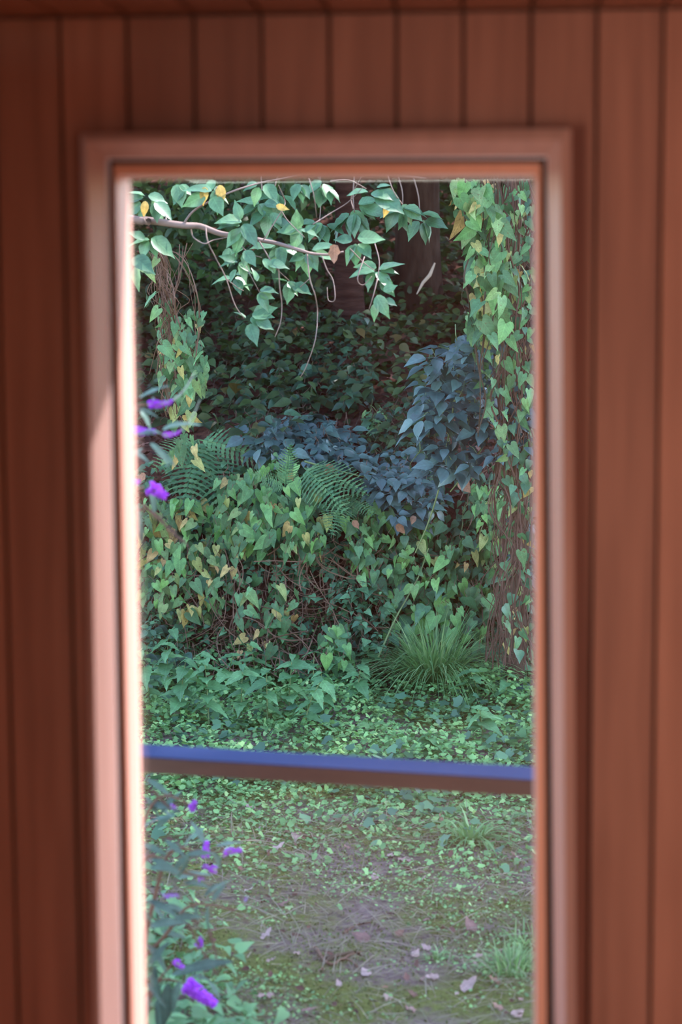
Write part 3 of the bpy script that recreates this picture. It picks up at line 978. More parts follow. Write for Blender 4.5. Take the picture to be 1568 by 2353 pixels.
# dead post the vines hang on
pc0, pc1 = P(1180, 1420, 10.45), P(1190, 300, 10.3)
pc0[2] = float(terrain(pc0[0], pc0[1])) - .1
snag = empty('dead_tree', pc0, 'dead leaning trunk hidden under brown vine stems', 'tree')
pth = smooth_path([pc0, pc0 + (pc1 - pc0) * .3 + (.03, 0, 0), pc0 + (pc1 - pc0) * .6 - (.03, 0, 0), pc1, pc1 + (.1, .1, 1.4)], 4)
MB().tube(pth, .055, .04, 9).build('trunk', M['stem_dark'], snag, pc0, True)
MB().tube(smooth_path([pth[8], pth[8] + (.4, .2, .5), pth[8] + (.9, .5, 1.3)], 4), .035, .015, 6).build('branch', M['stem_dark'], snag, pc0, True)

# ------------------------------------------------------------------ cherry branch overhead (nearer than the bank)
YC = 8.0
tree0 = np.array([-3.6, 8.6, float(terrain(-3.6, 8.6))])
cherry = empty('cherry_tree', tree0, 'cherry tree branch with fresh green leaves reaching across the window top', 'tree')


def cp(pts, Y0=YC, jit=.04): return [P(x, y, Y0 + R.gauss(0, jit)) for x, y in pts]


fork = np.array([-2.9, 8.4, 2.75])
MB().tube(smooth_path([tree0 - (0, 0, .1), tree0 + (.05, 0, 1.2), tree0 + (.2, 0, 2.4), tree0 + (.1, .1, 4.2)], 5), .14, .07, 9).build('trunk', M['bark'], cherry, tree0, True)
main = [tree0 + (.2, 0, 2.4), fork] + cp([(265, 497), (330, 505), (420, 518), (460, 520), (510, 538), (560, 543), (600, 552), (640, 560), (690, 575), (720, 583), (760, 585), (790, 578)], YC, .02)
MB().tube(smooth_path(main, 4), .02, .0035, 6).build('branch', M['twig'], cherry, tree0, True)
twigs = [([(420, 517), (445, 485), (490, 460), (540, 438), (600, 420), (650, 411), (720, 396)], 5.5), ([(438, 521), (445, 545), (470, 560), (490, 552), (525, 545)], 4),
         ([(473, 522), (478, 555), (500, 600), (520, 640), (540, 700), (562, 732)], 4), ([(381, 512), (381, 492), (370, 470)], 4),
         ([(540, 545), (570, 580), (602, 592)], 3), ([(595, 552), (630, 610), (665, 645)], 3.5), ([(640, 600), (643, 660), (648, 700), (645, 740), (632, 775)], 3.5),
         ([(706, 580), (712, 640), (725, 680), (730, 720), (725, 780), (705, 840), (690, 868)], 3.5), ([(740, 588), (752, 620), (766, 645), (770, 688), (755, 690), (752, 660)], 3.2),
         ([(805, 572), (838, 605), (862, 622)], 3), ([(862, 560), (872, 600), (868, 640)], 3), ([(868, 640), (858, 680), (848, 712)], 3.4), ([(838, 590), (822, 640), (835, 655), (855, 635)], 3),
         ([(605, 552), (632, 510), (650, 480), (655, 462), (640, 425)], 3), ([(720, 515), (760, 490), (800, 465), (835, 430)], 3), ([(760, 416), (800, 414), (825, 424), (842, 434)], 3.6),
         ([(710, 410), (722, 450), (728, 500)], 2.6), ([(498, 430), (492, 460)], 3), ([(812, 480), (808, 450), (835, 400)], 3), ([(925, 470), (905, 440), (890, 400)], 3), ([(640, 470), (660, 505), (700, 545)], 3),
         ([(520, 640), (545, 660), (560, 668)], 2.6), ([(690, 660), (712, 640)], 2.4), ([(560, 600), (580, 640), (612, 700)], 2.2)]
for pts, wpx in twigs:
    w = wpx * YC / FPX * .5
    MB().tube(smooth_path(cp(pts, YC - .02, .03), 4), w, w * .55, 5).build('twig', M['twig'], cherry, tree0, True)
clusters = [  # centre, (direction deg clockwise from right, length px)...
    ((556, 515), [(185, 58), (165, 50), (115, 58), (95, 66), (60, 62), (250, 45), (205, 50)]),
    ((690, 528), [(268, 50), (175, 66), (105, 50), (40, 50), (150, 40), (340, 30)]),
    ((706, 578), [(190, 50), (170, 44), (100, 50), (60, 48), (355, 62), (25, 60), (130, 44), (210, 40)]),
    ((815, 558), [(185, 48), (352, 64), (115, 52), (90, 52), (55, 56)]),
    ((640, 566), [(170, 60), (110, 54), (70, 48), (20, 44), (200, 44), (140, 40)]),
    ((548, 606), [(175, 44), (205, 40), (30, 40), (60, 46), (120, 34)]),
    ((600, 600), [(15, 50), (45, 40)]),
    ((538, 632), [(182, 48), (65, 38), (35, 46), (345, 30)]),
    ((590, 664), [(175, 40), (260, 34), (10, 44), (60, 52), (30, 40)]),
    ((668, 648), [(195, 44), (105, 52), (30, 58), (60, 40)]),
    ((868, 622), [(195, 52), (170, 60), (345, 60), (25, 60), (60, 52), (120, 46), (5, 46), (140, 40)]),
    ((872, 682), [(330, 40), (55, 62), (110, 42), (30, 36)]),
    ((572, 726), [(215, 34), (340, 60), (80, 58), (30, 50), (0, 60), (15, 46)]),
    ((745, 420), [(60, 60), (110, 52), (150, 50), (30, 40), (85, 48)]),
    ((858, 436), [(165, 54), (28, 80), (20, 52), (350, 40)]),
    ((815, 488), [(60, 56), (75, 60), (90, 58), (105, 62), (120, 60), (135, 66), (150, 60), (45, 58)]),
    ((820, 470), [(20, 64), (345, 52), (50, 50)]),
    ((925, 470), [(60, 56), (80, 58), (100, 52), (120, 60), (140, 58), (40, 56), (25, 60)]),
    ((965, 500), [(30, 60), (60, 54), (90, 52), (120, 56), (10, 58)]),
    ((735, 510), [(140, 60), (30, 56), (60, 58), (170, 48), (100, 44)]),
    ((640, 440), [(80, 62), (120, 56), (170, 56), (40, 50), (200, 46), (100, 70)]),
    ((600, 460), [(150, 60), (90, 56), (50, 58), (190, 52), (20, 50)]),
    ((620, 490), [(100, 56), (140, 58), (60, 50), (30, 52)]),
    ((335, 452), [(170, 50), (150, 60), (20, 52), (50, 64), (110, 50), (200, 44)]),
    ((352, 462), [(35, 60), (80, 46)]),
    ((345, 545), [(160, 52), (45, 76), (110, 48), (190, 44), (70, 44)]),
    ((310, 600), [(45, 60), (80, 56), (20, 48)]),
    ((410, 418), [(70, 56), (110, 50), (30, 44)]),
    ((490, 448), [(180, 66), (60, 56), (100, 50), (155, 56), (20, 40)]),
    ((500, 415), [(80, 44), (130, 40)]),
    ((690, 420), [(120, 46), (60, 42), (95, 40)]),
    ((600, 420), [(60, 50), (110, 46), (150, 40)]),
    ((560, 575), [(60, 46), (110, 40), (160, 36)]),
    ((525, 560), [(100, 44), (60, 40)]),
]
right = np.array(_rot @ Vector((1, 0, 0))); up = np.array(_rot @ Vector((0, 1, 0))); back = np.array(_rot @ Vector((0, 0, 1)))
YD = 10.9
t2 = np.array([-3.2, 11.4, float(terrain(-3.2, 11.4))])
cherry2 = empty('cherry_tree', t2, 'dimmer cherry tree whose drooping sprays hang behind the bright branch', 'tree')
MB().tube(smooth_path([t2 - (0, 0, .1), t2 + (.1, 0, 1.0), t2 + (.3, -.1, 2.0), t2 + (.3, 0, 3.6)], 5), .10, .05, 8).build('trunk', M['bark'], cherry2, t2, True)
MB().tube(smooth_path([t2 + (.3, -.1, 2.2)] + [P(x_, y_, YD) for x_, y_ in [(330, 400), (480, 395), (620, 398), (760, 400), (900, 402), (980, 410)]], 4), .022, .006, 6).build('branch', M['twig'], cherry2, t2, True)
for pts in ([(640, 398), (632, 430), (620, 480)], [(600, 398), (602, 440), (596, 465)], [(735, 400), (738, 450), (735, 510)], [(815, 401), (812, 450), (815, 488)], [(915, 402), (925, 440), (926, 470)], [(950, 405), (962, 450), (966, 500)]):
    MB().tube(smooth_path([P(x_, y_, YD) for x_, y_ in pts], 4), .005, .003, 5).build('twig', M['twig'], cherry2, t2, True)
DEEP = {(815, 488), (820, 470), (925, 470), (965, 500), (735, 510), (640, 440), (600, 460), (620, 490)}
for (cx, cy), ls in clusters:
    if (cx, cy) in DEEP:
        c0 = P(cx, cy, YD + R.uniform(-.1, .1))
        for ang, lp in ls:
            a_ = math.radians(ang + R.gauss(0, 7))
            dv = right * math.cos(a_) - up * math.sin(a_)
            put_leaf('cherry', c0 + dv * R.uniform(.005, .03) + rv(.01), dv + back * R.uniform(-.1, .4), back * .6 + np.array([0, 0, .75]) + rv(.3), lp * YD / FPX * .92, cherry2, t2)
        continue
    Yc = YC + R.uniform(-.12, .12)
    c0 = P(cx, cy, Yc)
    for ang, lp in ls:
        a_ = math.radians(ang + R.gauss(0, 7))
        tip = right * math.cos(a_) - up * math.sin(a_) + back * R.uniform(-.1, .45)
        nor = back * .75 + np.array([0, 0, .75]) + rv(.28)
        off_ = (right * math.cos(a_) - up * math.sin(a_)) * R.uniform(.004, .02) + rv(.008)
        put_leaf('cherry', c0 + off_, tip, nor, lp * YC / FPX * R.uniform(.85, 1.05), cherry, tree0)
for (cx, cy, ang, lp) in [(335, 462, 100, 36), (472, 430, 100, 40), (505, 425, 80, 42), (893, 470, 110, 30), (635, 472, 20, 30)]:
    a_ = math.radians(ang)
    put_leaf('cherry_y', P(cx, cy, YC - .05), right * math.cos(a_) - up * math.sin(a_), back + rv(.2), lp * YC / FPX, cherry, tree0)

# ------------------------------------------------------------------ butterfly bush (between railing and bank)
YBU = 5.0
bb = np.array([-1.55, 5.2, 0.0]); bb[2] = float(terrain(bb[0], bb[1]))
bush = empty('butterfly_bush', bb, 'butterfly bush with purple flower spikes and grey-green leaves at the window edge', 'shrub')


def panicle(px, py, ang, lp, wp, mat='bud_flower', tail=0.0, n=90, name='flower_spike', Y=YBU, label=None):
    """a tapering spike of tiny florets; the tail is the bare green tip still in bud"""
    p0 = P(px, py, Y)
    a_ = math.radians(ang)
    d = right * math.cos(a_) - up * math.sin(a_) + back * .15
    d /= np.linalg.norm(d)
    s = Y / FPX
    L_, r_ = lp * s, wp * s * .5
    rr = np.random.default_rng(int(px * 7 + py))
    mb = MB()
    bend = up * (tail * lp * s * .25)
    axis = [p0 + d * L_ * t + bend * t ** 3 for t in np.linspace(0, 1 + tail, 8)]
    mb.tube(axis, r_ * .45, r_ * .12, 5)
    o = mb.build(name if not tail else name, M['bud_pale'] if mat == 'bud_flower' else M['bud_spent'], bush, bb)
    vs, fs, k = [], [], 0
    for i in range(n):
        t = rr.random() ** .9
        th = rr.random() * 6.283
        rad = r_ * (1 - .62 * t) * (.55 + .45 * rr.random())
        u = np.cross(d, [0, 1, .2]); u /= np.linalg.norm(u); w = np.cross(d, u)
        out = u * math.cos(th) + w * math.sin(th)
        c = p0 + d * L_ * t + bend * t ** 3 + out * rad
        q = r_ * .36 * (1 - .3 * t)
        e1 = np.cross(out, d) * q; e2 = (d + out * .4) * q
        vs += [c - e1, c + e2 + out * q * .3, c + e1, c - e2 + out * q * .3, c + out * q * .7]
        fs += [(k, k + 1, k + 4), (k + 1, k + 2, k + 4), (k + 2, k + 3, k + 4), (k + 3, k, k + 4)]
        k += 5
    fo = obj('florets', mesh_np('florets', np.array(vs) - bb, fs), M[mat], o)
    tag(fo, kind='stuff')
    if label: o['label'] = label


panicle(340, 928, 5, 60, 22, tail=.85, n=110)
panicle(375, 1000, -2, 45, 15, tail=.95, n=70)
panicle(300, 990, 3, 58, 26, n=130)
panicle(344, 1118, 32, 46, 34, n=130)
panicle(298, 1105, 10, 24, 22, n=60)
panicle(437, 1862, -60, 26, 22, n=60); panicle(392, 1852, 20, 18, 12, n=30)
panicle(470, 1968, -80, 36, 24, n=70); panicle(498, 2000, 200, 34, 22, n=60); panicle(513, 1958, -8, 46, 20, n=80)
panicle(374, 2060, -5, 40, 14, n=50); panicle(455, 2176, -70, 24, 22, n=50); panicle(400, 2206, 40, 30, 22, n=50)
panicle(428, 2262, 33, 84, 42, n=220)
panicle(563, 2072, -70, 14, 10, n=20); panicle(455, 2022, -20, 16, 14, n=24)
for px, py, an, lp, wp in [(330, 1160, 42, 145, 22), (350, 1815, 45, 60, 14), (420, 2100, 30, 60, 14), (430, 2120, 60, 90, 14), (480, 2130, 75, 90, 16), (525, 2085, 35, 60, 10), (470, 2190, 60, 60, 12)]:
    panicle(px, py, an, lp, wp, mat='bud_spent', n=60, name='spent_flower_spike')
bst = MB()
stems_b = [[(240, 1700), (270, 1400), (290, 1150), (330, 1120)], [(230, 1500), (260, 1200), (300, 1000), (360, 1000)], [(240, 1400), (280, 1080), (310, 945), (345, 930)],
           [(200, 2500), (260, 2250), (330, 1980), (400, 2000), (470, 2015)], [(210, 2500), (300, 2250), (380, 2150), (440, 2080), (540, 2090)], [(230, 2520), (310, 2400), (360, 2260), (430, 2260)],
           [(200, 2450), (270, 2150), (320, 1920), (370, 1830), (440, 1850)], [(240, 2480), (330, 2300), (400, 2210)], [(230, 2500), (340, 2120), (390, 1960), (470, 1960), (515, 1955)],
           [(220, 1720), (280, 1450), (300, 1200), (340, 1170)]]
for pts in stems_b:
    pp = [bb + (R.gauss(0, .05), R.gauss(0, .05), 0)] + [P(x, y, YBU) for x, y in pts]
    bst.tube(smooth_path(pp, 5), .009, .0025, 5)
bst.build('stem', M['stem_brown'], bush, bb)
for px, py, an, lp in [(318, 915, -30, 70), (340, 890, -55, 45), (350, 912, 60, 30), (318, 940, -5, 45), (322, 945, 40, 50), (372, 990, -35, 75), (360, 1000, 200, 60), (330, 1030, 150, 60), (345, 1018, 30, 60), (365, 1035, 40, 45),
                       (320, 1015, 160, 45), (330, 990, -20, 50), (305, 1035, 20, 45), (345, 1125, 60, 60), (310, 1160, 60, 60), (320, 1190, 80, 60), (315, 1205, 110, 60),
                       (335, 1790, 20, 70), (340, 1850, -10, 70), (350, 1850, 10, 60), (370, 1870, -60, 60), (330, 1900, -35, 80), (360, 1900, -50, 55), (420, 1950, 190, 40), (425, 1945, -70, 50), (430, 1965, -15, 60),
                       (430, 1960, 80, 60), (430, 1968, 140, 60), (470, 1940, -115, 60), (495, 1945, -20, 60), (490, 1958, 60, 50), (350, 1975, 10, 70), (345, 1995, -10, 70), (410, 2020, -20, 70), (425, 2030, -10, 60),
                       (340, 2070, 20, 80), (345, 2080, 50, 70), (335, 2090, 80, 60), (350, 2085, -15, 75), (380, 2080, 15, 60), (470, 2060, -55, 60), (485, 2050, -50, 45), (455, 2080, 100, 45), (478, 2085, 105, 50), (490, 2070, -70, 45),
                       (345, 2215, -60, 60), (345, 2240, 60, 60), (385, 2260, 95, 110), (355, 2220, 100, 70), (395, 2240, -20, 90), (440, 2240, 15, 45), (415, 2255, 110, 70), (340, 2260, 40, 60), (420, 2230, -10, 110), (480, 2255, 50, 50),
                       (335, 1830, 45, 60), (345, 2130, -30, 80), (370, 2140, 10, 60), (400, 2110, -20, 60), (335, 2170, 30, 70), (380, 1930, 40, 60), (330, 1940, 30, 60), (360, 2300, 80, 90), (340, 2290, 110, 80)]:
    a_ = math.radians(an + R.gauss(0, 6))
    tip = right * math.cos(a_) - up * math.sin(a_) + back * R.uniform(-.2, .4)
    put_leaf('lance', P(px, py, YBU + R.uniform(-.12, .12)), tip, np.array([0, 0, 1.]) + back * .6 + rv(.25), lp * YBU / FPX * 1.1, bush, bb)

# ------------------------------------------------------------------ weeds in front of the bank
def nettle(px, py, h, label, nl=5, kind='nettle', size=(.08, .14), group='nettles in front of the bank', name='nettle'):
    b0 = hit(px, py)
    root = empty(name, b0, label, 'weed', group)
    lean = np.array([R.gauss(0, .12), R.gauss(-.1, .1), 0])
    pts = [b0 + np.array([0, 0, h * t]) + lean * h * t * t for t in np.linspace(0, 1, 6)]
    MB().tube(pts, .004, .002, 4).build('stem', M['stem_green'], root, b0)
    a0 = R.uniform(0, 3)
    for k in range(nl):
        t = .35 + .65 * k / (nl - 1)
        p = b0 + np.array([0, 0, h * t]) + lean * h * t * t
        for s in (0, math.pi):
            a_ = a0 + k * math.pi / 2 + s + R.gauss(0, .2)
            tip = np.array([math.cos(a_), math.sin(a_), R.uniform(-.55, .1)])
            put_leaf(kind, p, tip, np.array([0, -.15, 1]) + rv(.2), R.uniform(*size) * (1.05 - .35 * (t > .9)), root, b0)
    return root


nl_ = [(345, 1640, .33, 'nettle at the very edge of the window beside the sash'), (385, 1600, .30, 'nettle standing before the dark bramble leaves'),
       (415, 1660, .32, 'nettle in front, second clump from the window edge'), (450, 1610, .26, 'nettle behind the front row left of centre'),
       (480, 1670, .33, 'nettle under the purple-brown bare bank stems'), (520, 1620, .28, 'nettle with pale top leaves beneath the bare brown stems'),
       (555, 1660, .30, 'low nettle in the front row of the weed strip'), (590, 1600, .30, 'nettle close against the bank foot'),
       (615, 1670, .30, 'nettle in the weed strip above the orange reflection'), (640, 1560, .36, 'tall pointed nettle against the brown bank stems'),
       (665, 1650, .33, 'broad pale nettle near the middle of the weed strip'), (700, 1690, .30, 'nettle nearest the handrail in the weed strip'),
       (720, 1620, .28, 'nettle beside the short bindweed sprig'), (745, 1660, .26, 'small nettle at the end of the weed row'),
       (790, 1580, .22, 'short broad weed under the bindweed sprig'), (850, 1575, .22, 'short broad weed left of the grass clump'),
       (820, 1640, .24, 'dark-leaved weed in the bright ground cover'), (1100, 1620, .18, 'pale weed right below the grass clump'),
       (1160, 1630, .18, 'pale weed between grass clump and window frame'), (1210, 1570, .26, 'leafy weed against the right window edge'),
       (370, 1560, .28, 'nettle at the back beside the window sash'), (440, 1540, .25, 'nettle below the dark bramble'),
       (1110, 1720, .2, 'weed with drooping leaves just above the handrail'), (980, 1745, .12, 'dark low weed touching the handrail top edge')]
for px, py, h, lb in nl_:
    nettle(px, py, h, lb, nl=R.choice((4, 5, 5, 6)))

# grass clumps
def grass_clump(label, px, py, n, lmin, lmax, rad, mat='grass', droop=.9, wdt=.0045):
    b0 = hit(px, py)
    vs, fs, k = [], [], 0
    for i in range(n):
        a_ = R.uniform(0, 6.283); r_ = rad * math.sqrt(R.random())
        p = b0 + np.array([math.cos(a_) * r_, math.sin(a_) * r_, 0]); p[2] = float(terrain(p[0], p[1])) - .01
        ao = a_ + R.gauss(0, .5)
        out = np.array([math.cos(ao), math.sin(ao), 0]); side_ = np.array([-out[1], out[0], 0])
        L_ = R.uniform(lmin, lmax); lean = R.uniform(.3, 1.3) * droop
        seg = 6
        for s in range(seg + 1):
            t = s / seg
            c = p + out * L_ * (lean * (t * .35 + .55 * t * t)) + np.array([0, 0, L_ * (t - .62 * lean * t * t * (1 + .3 * t))])
            w = wdt * (1 - t ** 1.5) + .0004
            vs += [c - side_ * w, c + side_ * w]
            if s: fs.append((k + 2 * s - 2, k + 2 * s - 1, k + 2 * s + 1, k + 2 * s))
        k += 2 * (seg + 1)
    o = obj('grass_clump', mesh_np('grass_clump', np.array(vs) - b0, fs, True), M[mat])
    o.location = tuple(b0)
    return tag(o, label, 'grass', 'grass clumps')


grass_clump('big arching grass clump at the foot of the bank', 1000, 1592, 620, .34, .66, .10, droop=.95, wdt=.0052)
grass_clump('short grass tuft on the ground at the right window edge', 1175, 2235, 170, .07, .16, .07, droop=.8, wdt=.003)
grass_clump('flat broad-bladed grass tuft on the ground above the moss', 1080, 1935, 60, .10, .22, .05, droop=1.2, wdt=.007)
grass_clump('tiny bright grass tuft amid fallen leaves', 1000, 2210, 40, .04, .09, .03, wdt=.003)
grass_clump('thin wispy grass beside the window edge low down', 1205, 2170, 50, .06, .13, .05, wdt=.003)

# ------------------------------------------------------------------ scattered small growth (uncountable)
def scatter(name, label, cat, tpl, pos, tip, nor, size, mat, smooth=True):
    """one mesh of many copies of a small leaf template"""
    tv, tf = tpl
    y = tip / (np.linalg.norm(tip, axis=1)[:, None] + 1e-9)
    z = nor - y * np.sum(nor * y, 1)[:, None]; z /= np.linalg.norm(z, axis=1)[:, None] + 1e-9
    x = np.cross(y, z)
    n, m_ = len(pos), len(tv)
    V = (tv[None, :, 0:1] * x[:, None, :] + tv[None, :, 1:2] * y[:, None, :] + tv[None, :, 2:3] * z[:, None, :]) * size[:, None, None] + pos[:, None, :]
    base = (np.arange(n) * m_)[:, None]
    Fs = []
    for ln in (3, 4):
        q = np.array([f for f in tf if len(f) == ln], dtype=int)
        if len(q): Fs.append((q[None] + base[:, :, None]).reshape(-1, ln))
    o = obj(name, mesh_np(name, V.reshape(-1, 3), Fs, smooth), M[mat])
    return tag(o, label, cat, kind='stuff')


def rand_dirs(n, flat=.35):
    a = NR.uniform(0, 2 * np.pi, n)
    return np.stack([np.cos(a), np.sin(a), NR.normal(0, flat, n)], 1)


def upish(n, j=.35):
    v = NR.normal(0, j, (n, 3)); v[:, 2] += 1.0; v[:, 1] -= .15
    return v


LOBED = (np.array([(0, 0, 0), (.42, .1, .05), (.5, .5, .0), (.22, .62, .02), (0, .95, -.05), (-.22, .62, .02), (-.5, .5, 0.), (-.42, .1, .05)]),
         [(0, 1, 2, 3), (0, 3, 4, 5), (0, 5, 6, 7)])
SPRIG = (np.array([(0, 0, 0), (.3, .45, .08), (0, 1, 0), (-.3, .45, .08)]), [(0, 1, 2, 3)])


def ground_pts(n, x0, x1, y0, y1, keep):
    x = NR.uniform(x0, x1, n); y = NR.uniform(y0, y1, n)
    k = NR.random(n) < keep(x, y)
    x, y = x[k], y[k]
    return x, y, terrain(x, y)


clump = lambda x, y, s: np.clip(.5 + .9 * sn(x * 2.6, y * 2.6, s) + .45 * sn(x * 7, y * 7, s + 1), 0, 1)
# bright ground cover between railing and weeds
keep1 = lambda x, y: np.interp(y, [6.3, 7.0, 7.5, 8.1, 9.2, 10.9, 11.3], [0, .08, .55, 1, 1, 1, .2]) * (.45 + .55 * clump(x, y, 3.0)) * np.where(y < 8.2, .3 + .7 * clump(x, y, 5.5), 1)
x, y, z = ground_pts(85000, -3.4, 1.6, 6.2, 11.2, keep1)
n = len(x)
hgt = np.interp(y, [6, 8, 9, 10.5], [.02, .04, .09, .12]) * (.4 + .9 * clump(x, y, 9.0))
scatter('ground_cover', 'carpet of small bright green leaves below the bank', 'ground cover', LOBED, np.stack([x, y, z + NR.uniform(0.005, 1, n) * hgt], 1), rand_dirs(n), upish(n, .4),
        NR.uniform(.014, .036, n), 'cover')
# creeping ivy among it
keep2 = lambda x, y: np.interp(y, [6.9, 7.6, 8.3, 9.5, 11.2], [.0, .08, .5, .3, .35]) * (clump(x, y, 12.0) > .62)
x, y, z = ground_pts(26000, -3.4, 1.6, 5.6, 11.2, keep2)
n = len(x)
scatter('creeping_ivy', 'darker creeping leaves mixed in the ground cover', 'ground cover', LOBED, np.stack([x, y, z + NR.uniform(.01, .09, n)], 1), rand_dirs(n), upish(n, .4),
        NR.uniform(.035, .07, n), 'cover_dark')
# moss and tiny seedlings on the open ground
keep3 = lambda x, y: np.interp(y, [5, 6.2, 7.5, 8.6], [.5, .8, .9, .3]) * np.clip(clump(x, y, 20.0) + .1, 0, 1)
x, y, z = ground_pts(150000, -2.8, 1.2, 5.0, 8.9, keep3)
n = len(x)
scatter('moss', 'olive moss covering the open garden ground', 'moss', SPRIG, np.stack([x, y, z], 1), rand_dirs(n, .8) + np.array([0, 0, .6]), upish(n, .8), NR.uniform(.006, .016, n), 'moss')
keep4 = lambda x, y: np.clip(clump(x, y, 33.0) - .25, 0, 1) * np.interp(y, [5, 6.5, 8], [.7, .8, 1])
x, y, z = ground_pts(60000, -2.8, 1.2, 5.0, 8.4, keep4)
n = len(x)
scatter('seedlings', 'tiny bright seedlings sprinkled over the moss', 'seedlings', LOBED, np.stack([x, y, z + NR.uniform(.004, .022, n)], 1), rand_dirs(n, .3), upish(n, .35), NR.uniform(.006, .016, n), 'cover')
# leafy weeds in the near corner
keep5 = lambda x, y: np.interp(x + .35 * (y - 5.4), [-1.6, -1.0, -.72, -.55], [1, 1, .5, 0]) * np.interp(y, [5, 6.4, 6.9], [1, .8, 0])
x, y, z = ground_pts(9000, -2.4, 0, 5.0, 7.0, keep5)
n = len(x)
scatter('corner_weeds', 'thick leafy weeds in the lower corner below the butterfly bush', 'weeds', leaf_rows(NETTLE, .2, .3), np.stack([x, y, z + NR.uniform(.01, .17, n)], 1), rand_dirs(n, .3), upish(n, .35),
        NR.uniform(.03, .075, n), 'nettle')
# dry grass on the open ground
n = 9000
BL = (np.array([(-.009, 0, 0), (.009, 0, 0), (.008, .35, .05), (-.008, .35, .05), (.005, .7, .04), (-.005, .7, .04), (0, 1, 0)]), [(0, 1, 2, 3), (3, 2, 4, 5), (5, 4, 6)])
x = NR.uniform(-2.2, .9, n); y = NR.uniform(5.2, 8.0, n)
kk = NR.random(n) < np.clip(clump(x, y, 41.0) + .15, 0, 1); x, y = x[kk], y[kk]; n = len(x)
scatter('dry_grass', 'thin dry straw-coloured grass lying over the moss', 'grass', BL, np.stack([x, y, terrain(x, y) + NR.uniform(.003, .02, n)], 1), rand_dirs(n, .22), upish(n, .3), NR.uniform(.05, .2, n), 'dry_grass')
# rotten leaves on the bank slope and ground
DL = leaf_rows(DEAD, .4, -.2, .05)
n = 5200
x = NR.uniform(-4.5, 2.5, n); y = np.concatenate([NR.uniform(11.0, 17, n - 1500), NR.uniform(5.3, 9, 1500)])
scatter('leaf_litter', 'brown rotting leaves strewn over the shaded bank', 'leaf litter', DL, np.stack([x, y, terrain(x, y) + .015], 1), rand_dirs(n, .3), upish(n, .5),
        np.where(y > 10, NR.uniform(.05, .1, n), NR.uniform(.015, .035, n)), 'litter_dark')

pos_, kk_ = [], 0
for i in range(8200):
    px, py = (R.uniform(300, 1240) if i < 3600 else R.choice((R.uniform(-500, 300), R.uniform(1240, 2300)))), R.uniform(1060 if i < 3600 else 900, 1535)
    if R.random() < .75 * (400 < px < 760 and py > 1330): continue
    d = ray(px, py); d /= np.linalg.norm(d)
    pos_.append(hit(px, py) - d * R.uniform(.02, .28))
pos_ = np.array(pos_); n = len(pos_)
scatter('bank_ivy', 'small dim ivy leaves filling the bank behind the bindweed', 'ivy', leaf_rows(NETTLE, .2, .3, 0, 1.2), pos_, rand_dirs(n, .5) + np.array([0, -.2, -.5]), upish(n, .5) + np.array([0, -.7, 0]), NR.uniform(.03, .07, n), 'cover_dark')
# tangled bare stems over the lower bank
tg = MB()
for i in range(520):
    zone = R.random()
    if zone < .6: px, py = R.uniform(390, 900), R.uniform(1240, 1530)
    elif zone < .8: px, py = R.uniform(1100, 1235), R.uniform(1000, 1500)
    else: px, py = R.uniform(310, 1235), R.uniform(1150, 1520)
    L_ = R.uniform(40, 170); ang = R.gauss(math.pi / 2, .55) if R.random() < .65 else R.uniform(0, math.pi)
    pp = []
    cur = R.gauss(0, .9)
    o_ = R.uniform(.03, .38)
    x_, y_ = px, py
    for s in range(6):
        h = hit(x_, y_); d = ray(x_, y_); d /= np.linalg.norm(d)
        pp.append(h - d * (o_ + R.gauss(0, .015)))
        x_ += math.cos(ang) * L_ / 5; y_ += math.sin(ang) * L_ / 5; ang += cur * .3 + R.gauss(0, .12)
        if y_ > 1560: break
    if len(pp) > 2: tg.tube(smooth_path(pp, 2), R.uniform(.0016, .004), None, 3)
tag(tg.build('bare_stems', M['stem_brown']), 'tangle of bare brown vine stems over the lower bank', 'stems', kind='stuff')

# ------------------------------------------------------------------ woodland behind
def trunk_tree(label, px, Y, wpx, crown_c, crown_r, n, mat='bark', lean=0.0, leaf=(.09, .16), branches=4, group='woodland trees'):
    s = Y / FPX
    x0 = P(px, 700, Y)[0]
    b0 = np.array([x0, Y, float(terrain(x0, Y))])
    root = empty('woodland_tree', b0, label, 'tree', group)
    top = np.array(crown_c, float)
    r_ = wpx * s * .5
    pth = smooth_path([b0 - (0, 0, .15), b0 + (lean * .3, 0, 1.0), b0 + (lean, 0, 2.2), b0 * .35 + top * .65, top], 6)
    rad = np.concatenate([[r_ * 1.35, r_ * 1.2, r_ * 1.08], np.linspace(r_, r_ * .35, len(pth) - 3)])
    MB().tube(pth, rad, None, 12).build('trunk', M[mat], root, b0, True)
    for k in range(branches):
        a_ = k * 2.4 + R.random()
        st = pth[int(len(pth) * R.uniform(.55, .85))]
        en = top + np.array([math.cos(a_), math.sin(a_), R.uniform(-.3, .5)]) * crown_r * .75
        MB().tube(smooth_path([st, (st + en) / 2 + (0, 0, .2), en], 4), r_ * .4, r_ * .12, 6).build('branch', M[mat], root, b0, True)
    d = NR.normal(0, 1, (n, 3)); d /= np.linalg.norm(d, axis=1)[:, None]
    rr = crown_r * NR.random(n)[:, None] ** .5
    pos = top + d * rr * np.array([1, 1, .62]) * (1 + .22 * np.sin(d[:, 0:1] * 5 + 2) * np.sin(d[:, 1:2] * 6))
    o = scatter('crown', None, None, SPRIG if False else leaf_rows(OVATE[::2] if len(OVATE) % 2 else OVATE, .2, .2, 0, 1.2), pos - b0, rand_dirs(n, .5), upish(n, .5), NR.uniform(*leaf, n), 'tree_leaf', False)
    o.parent = root
    return root


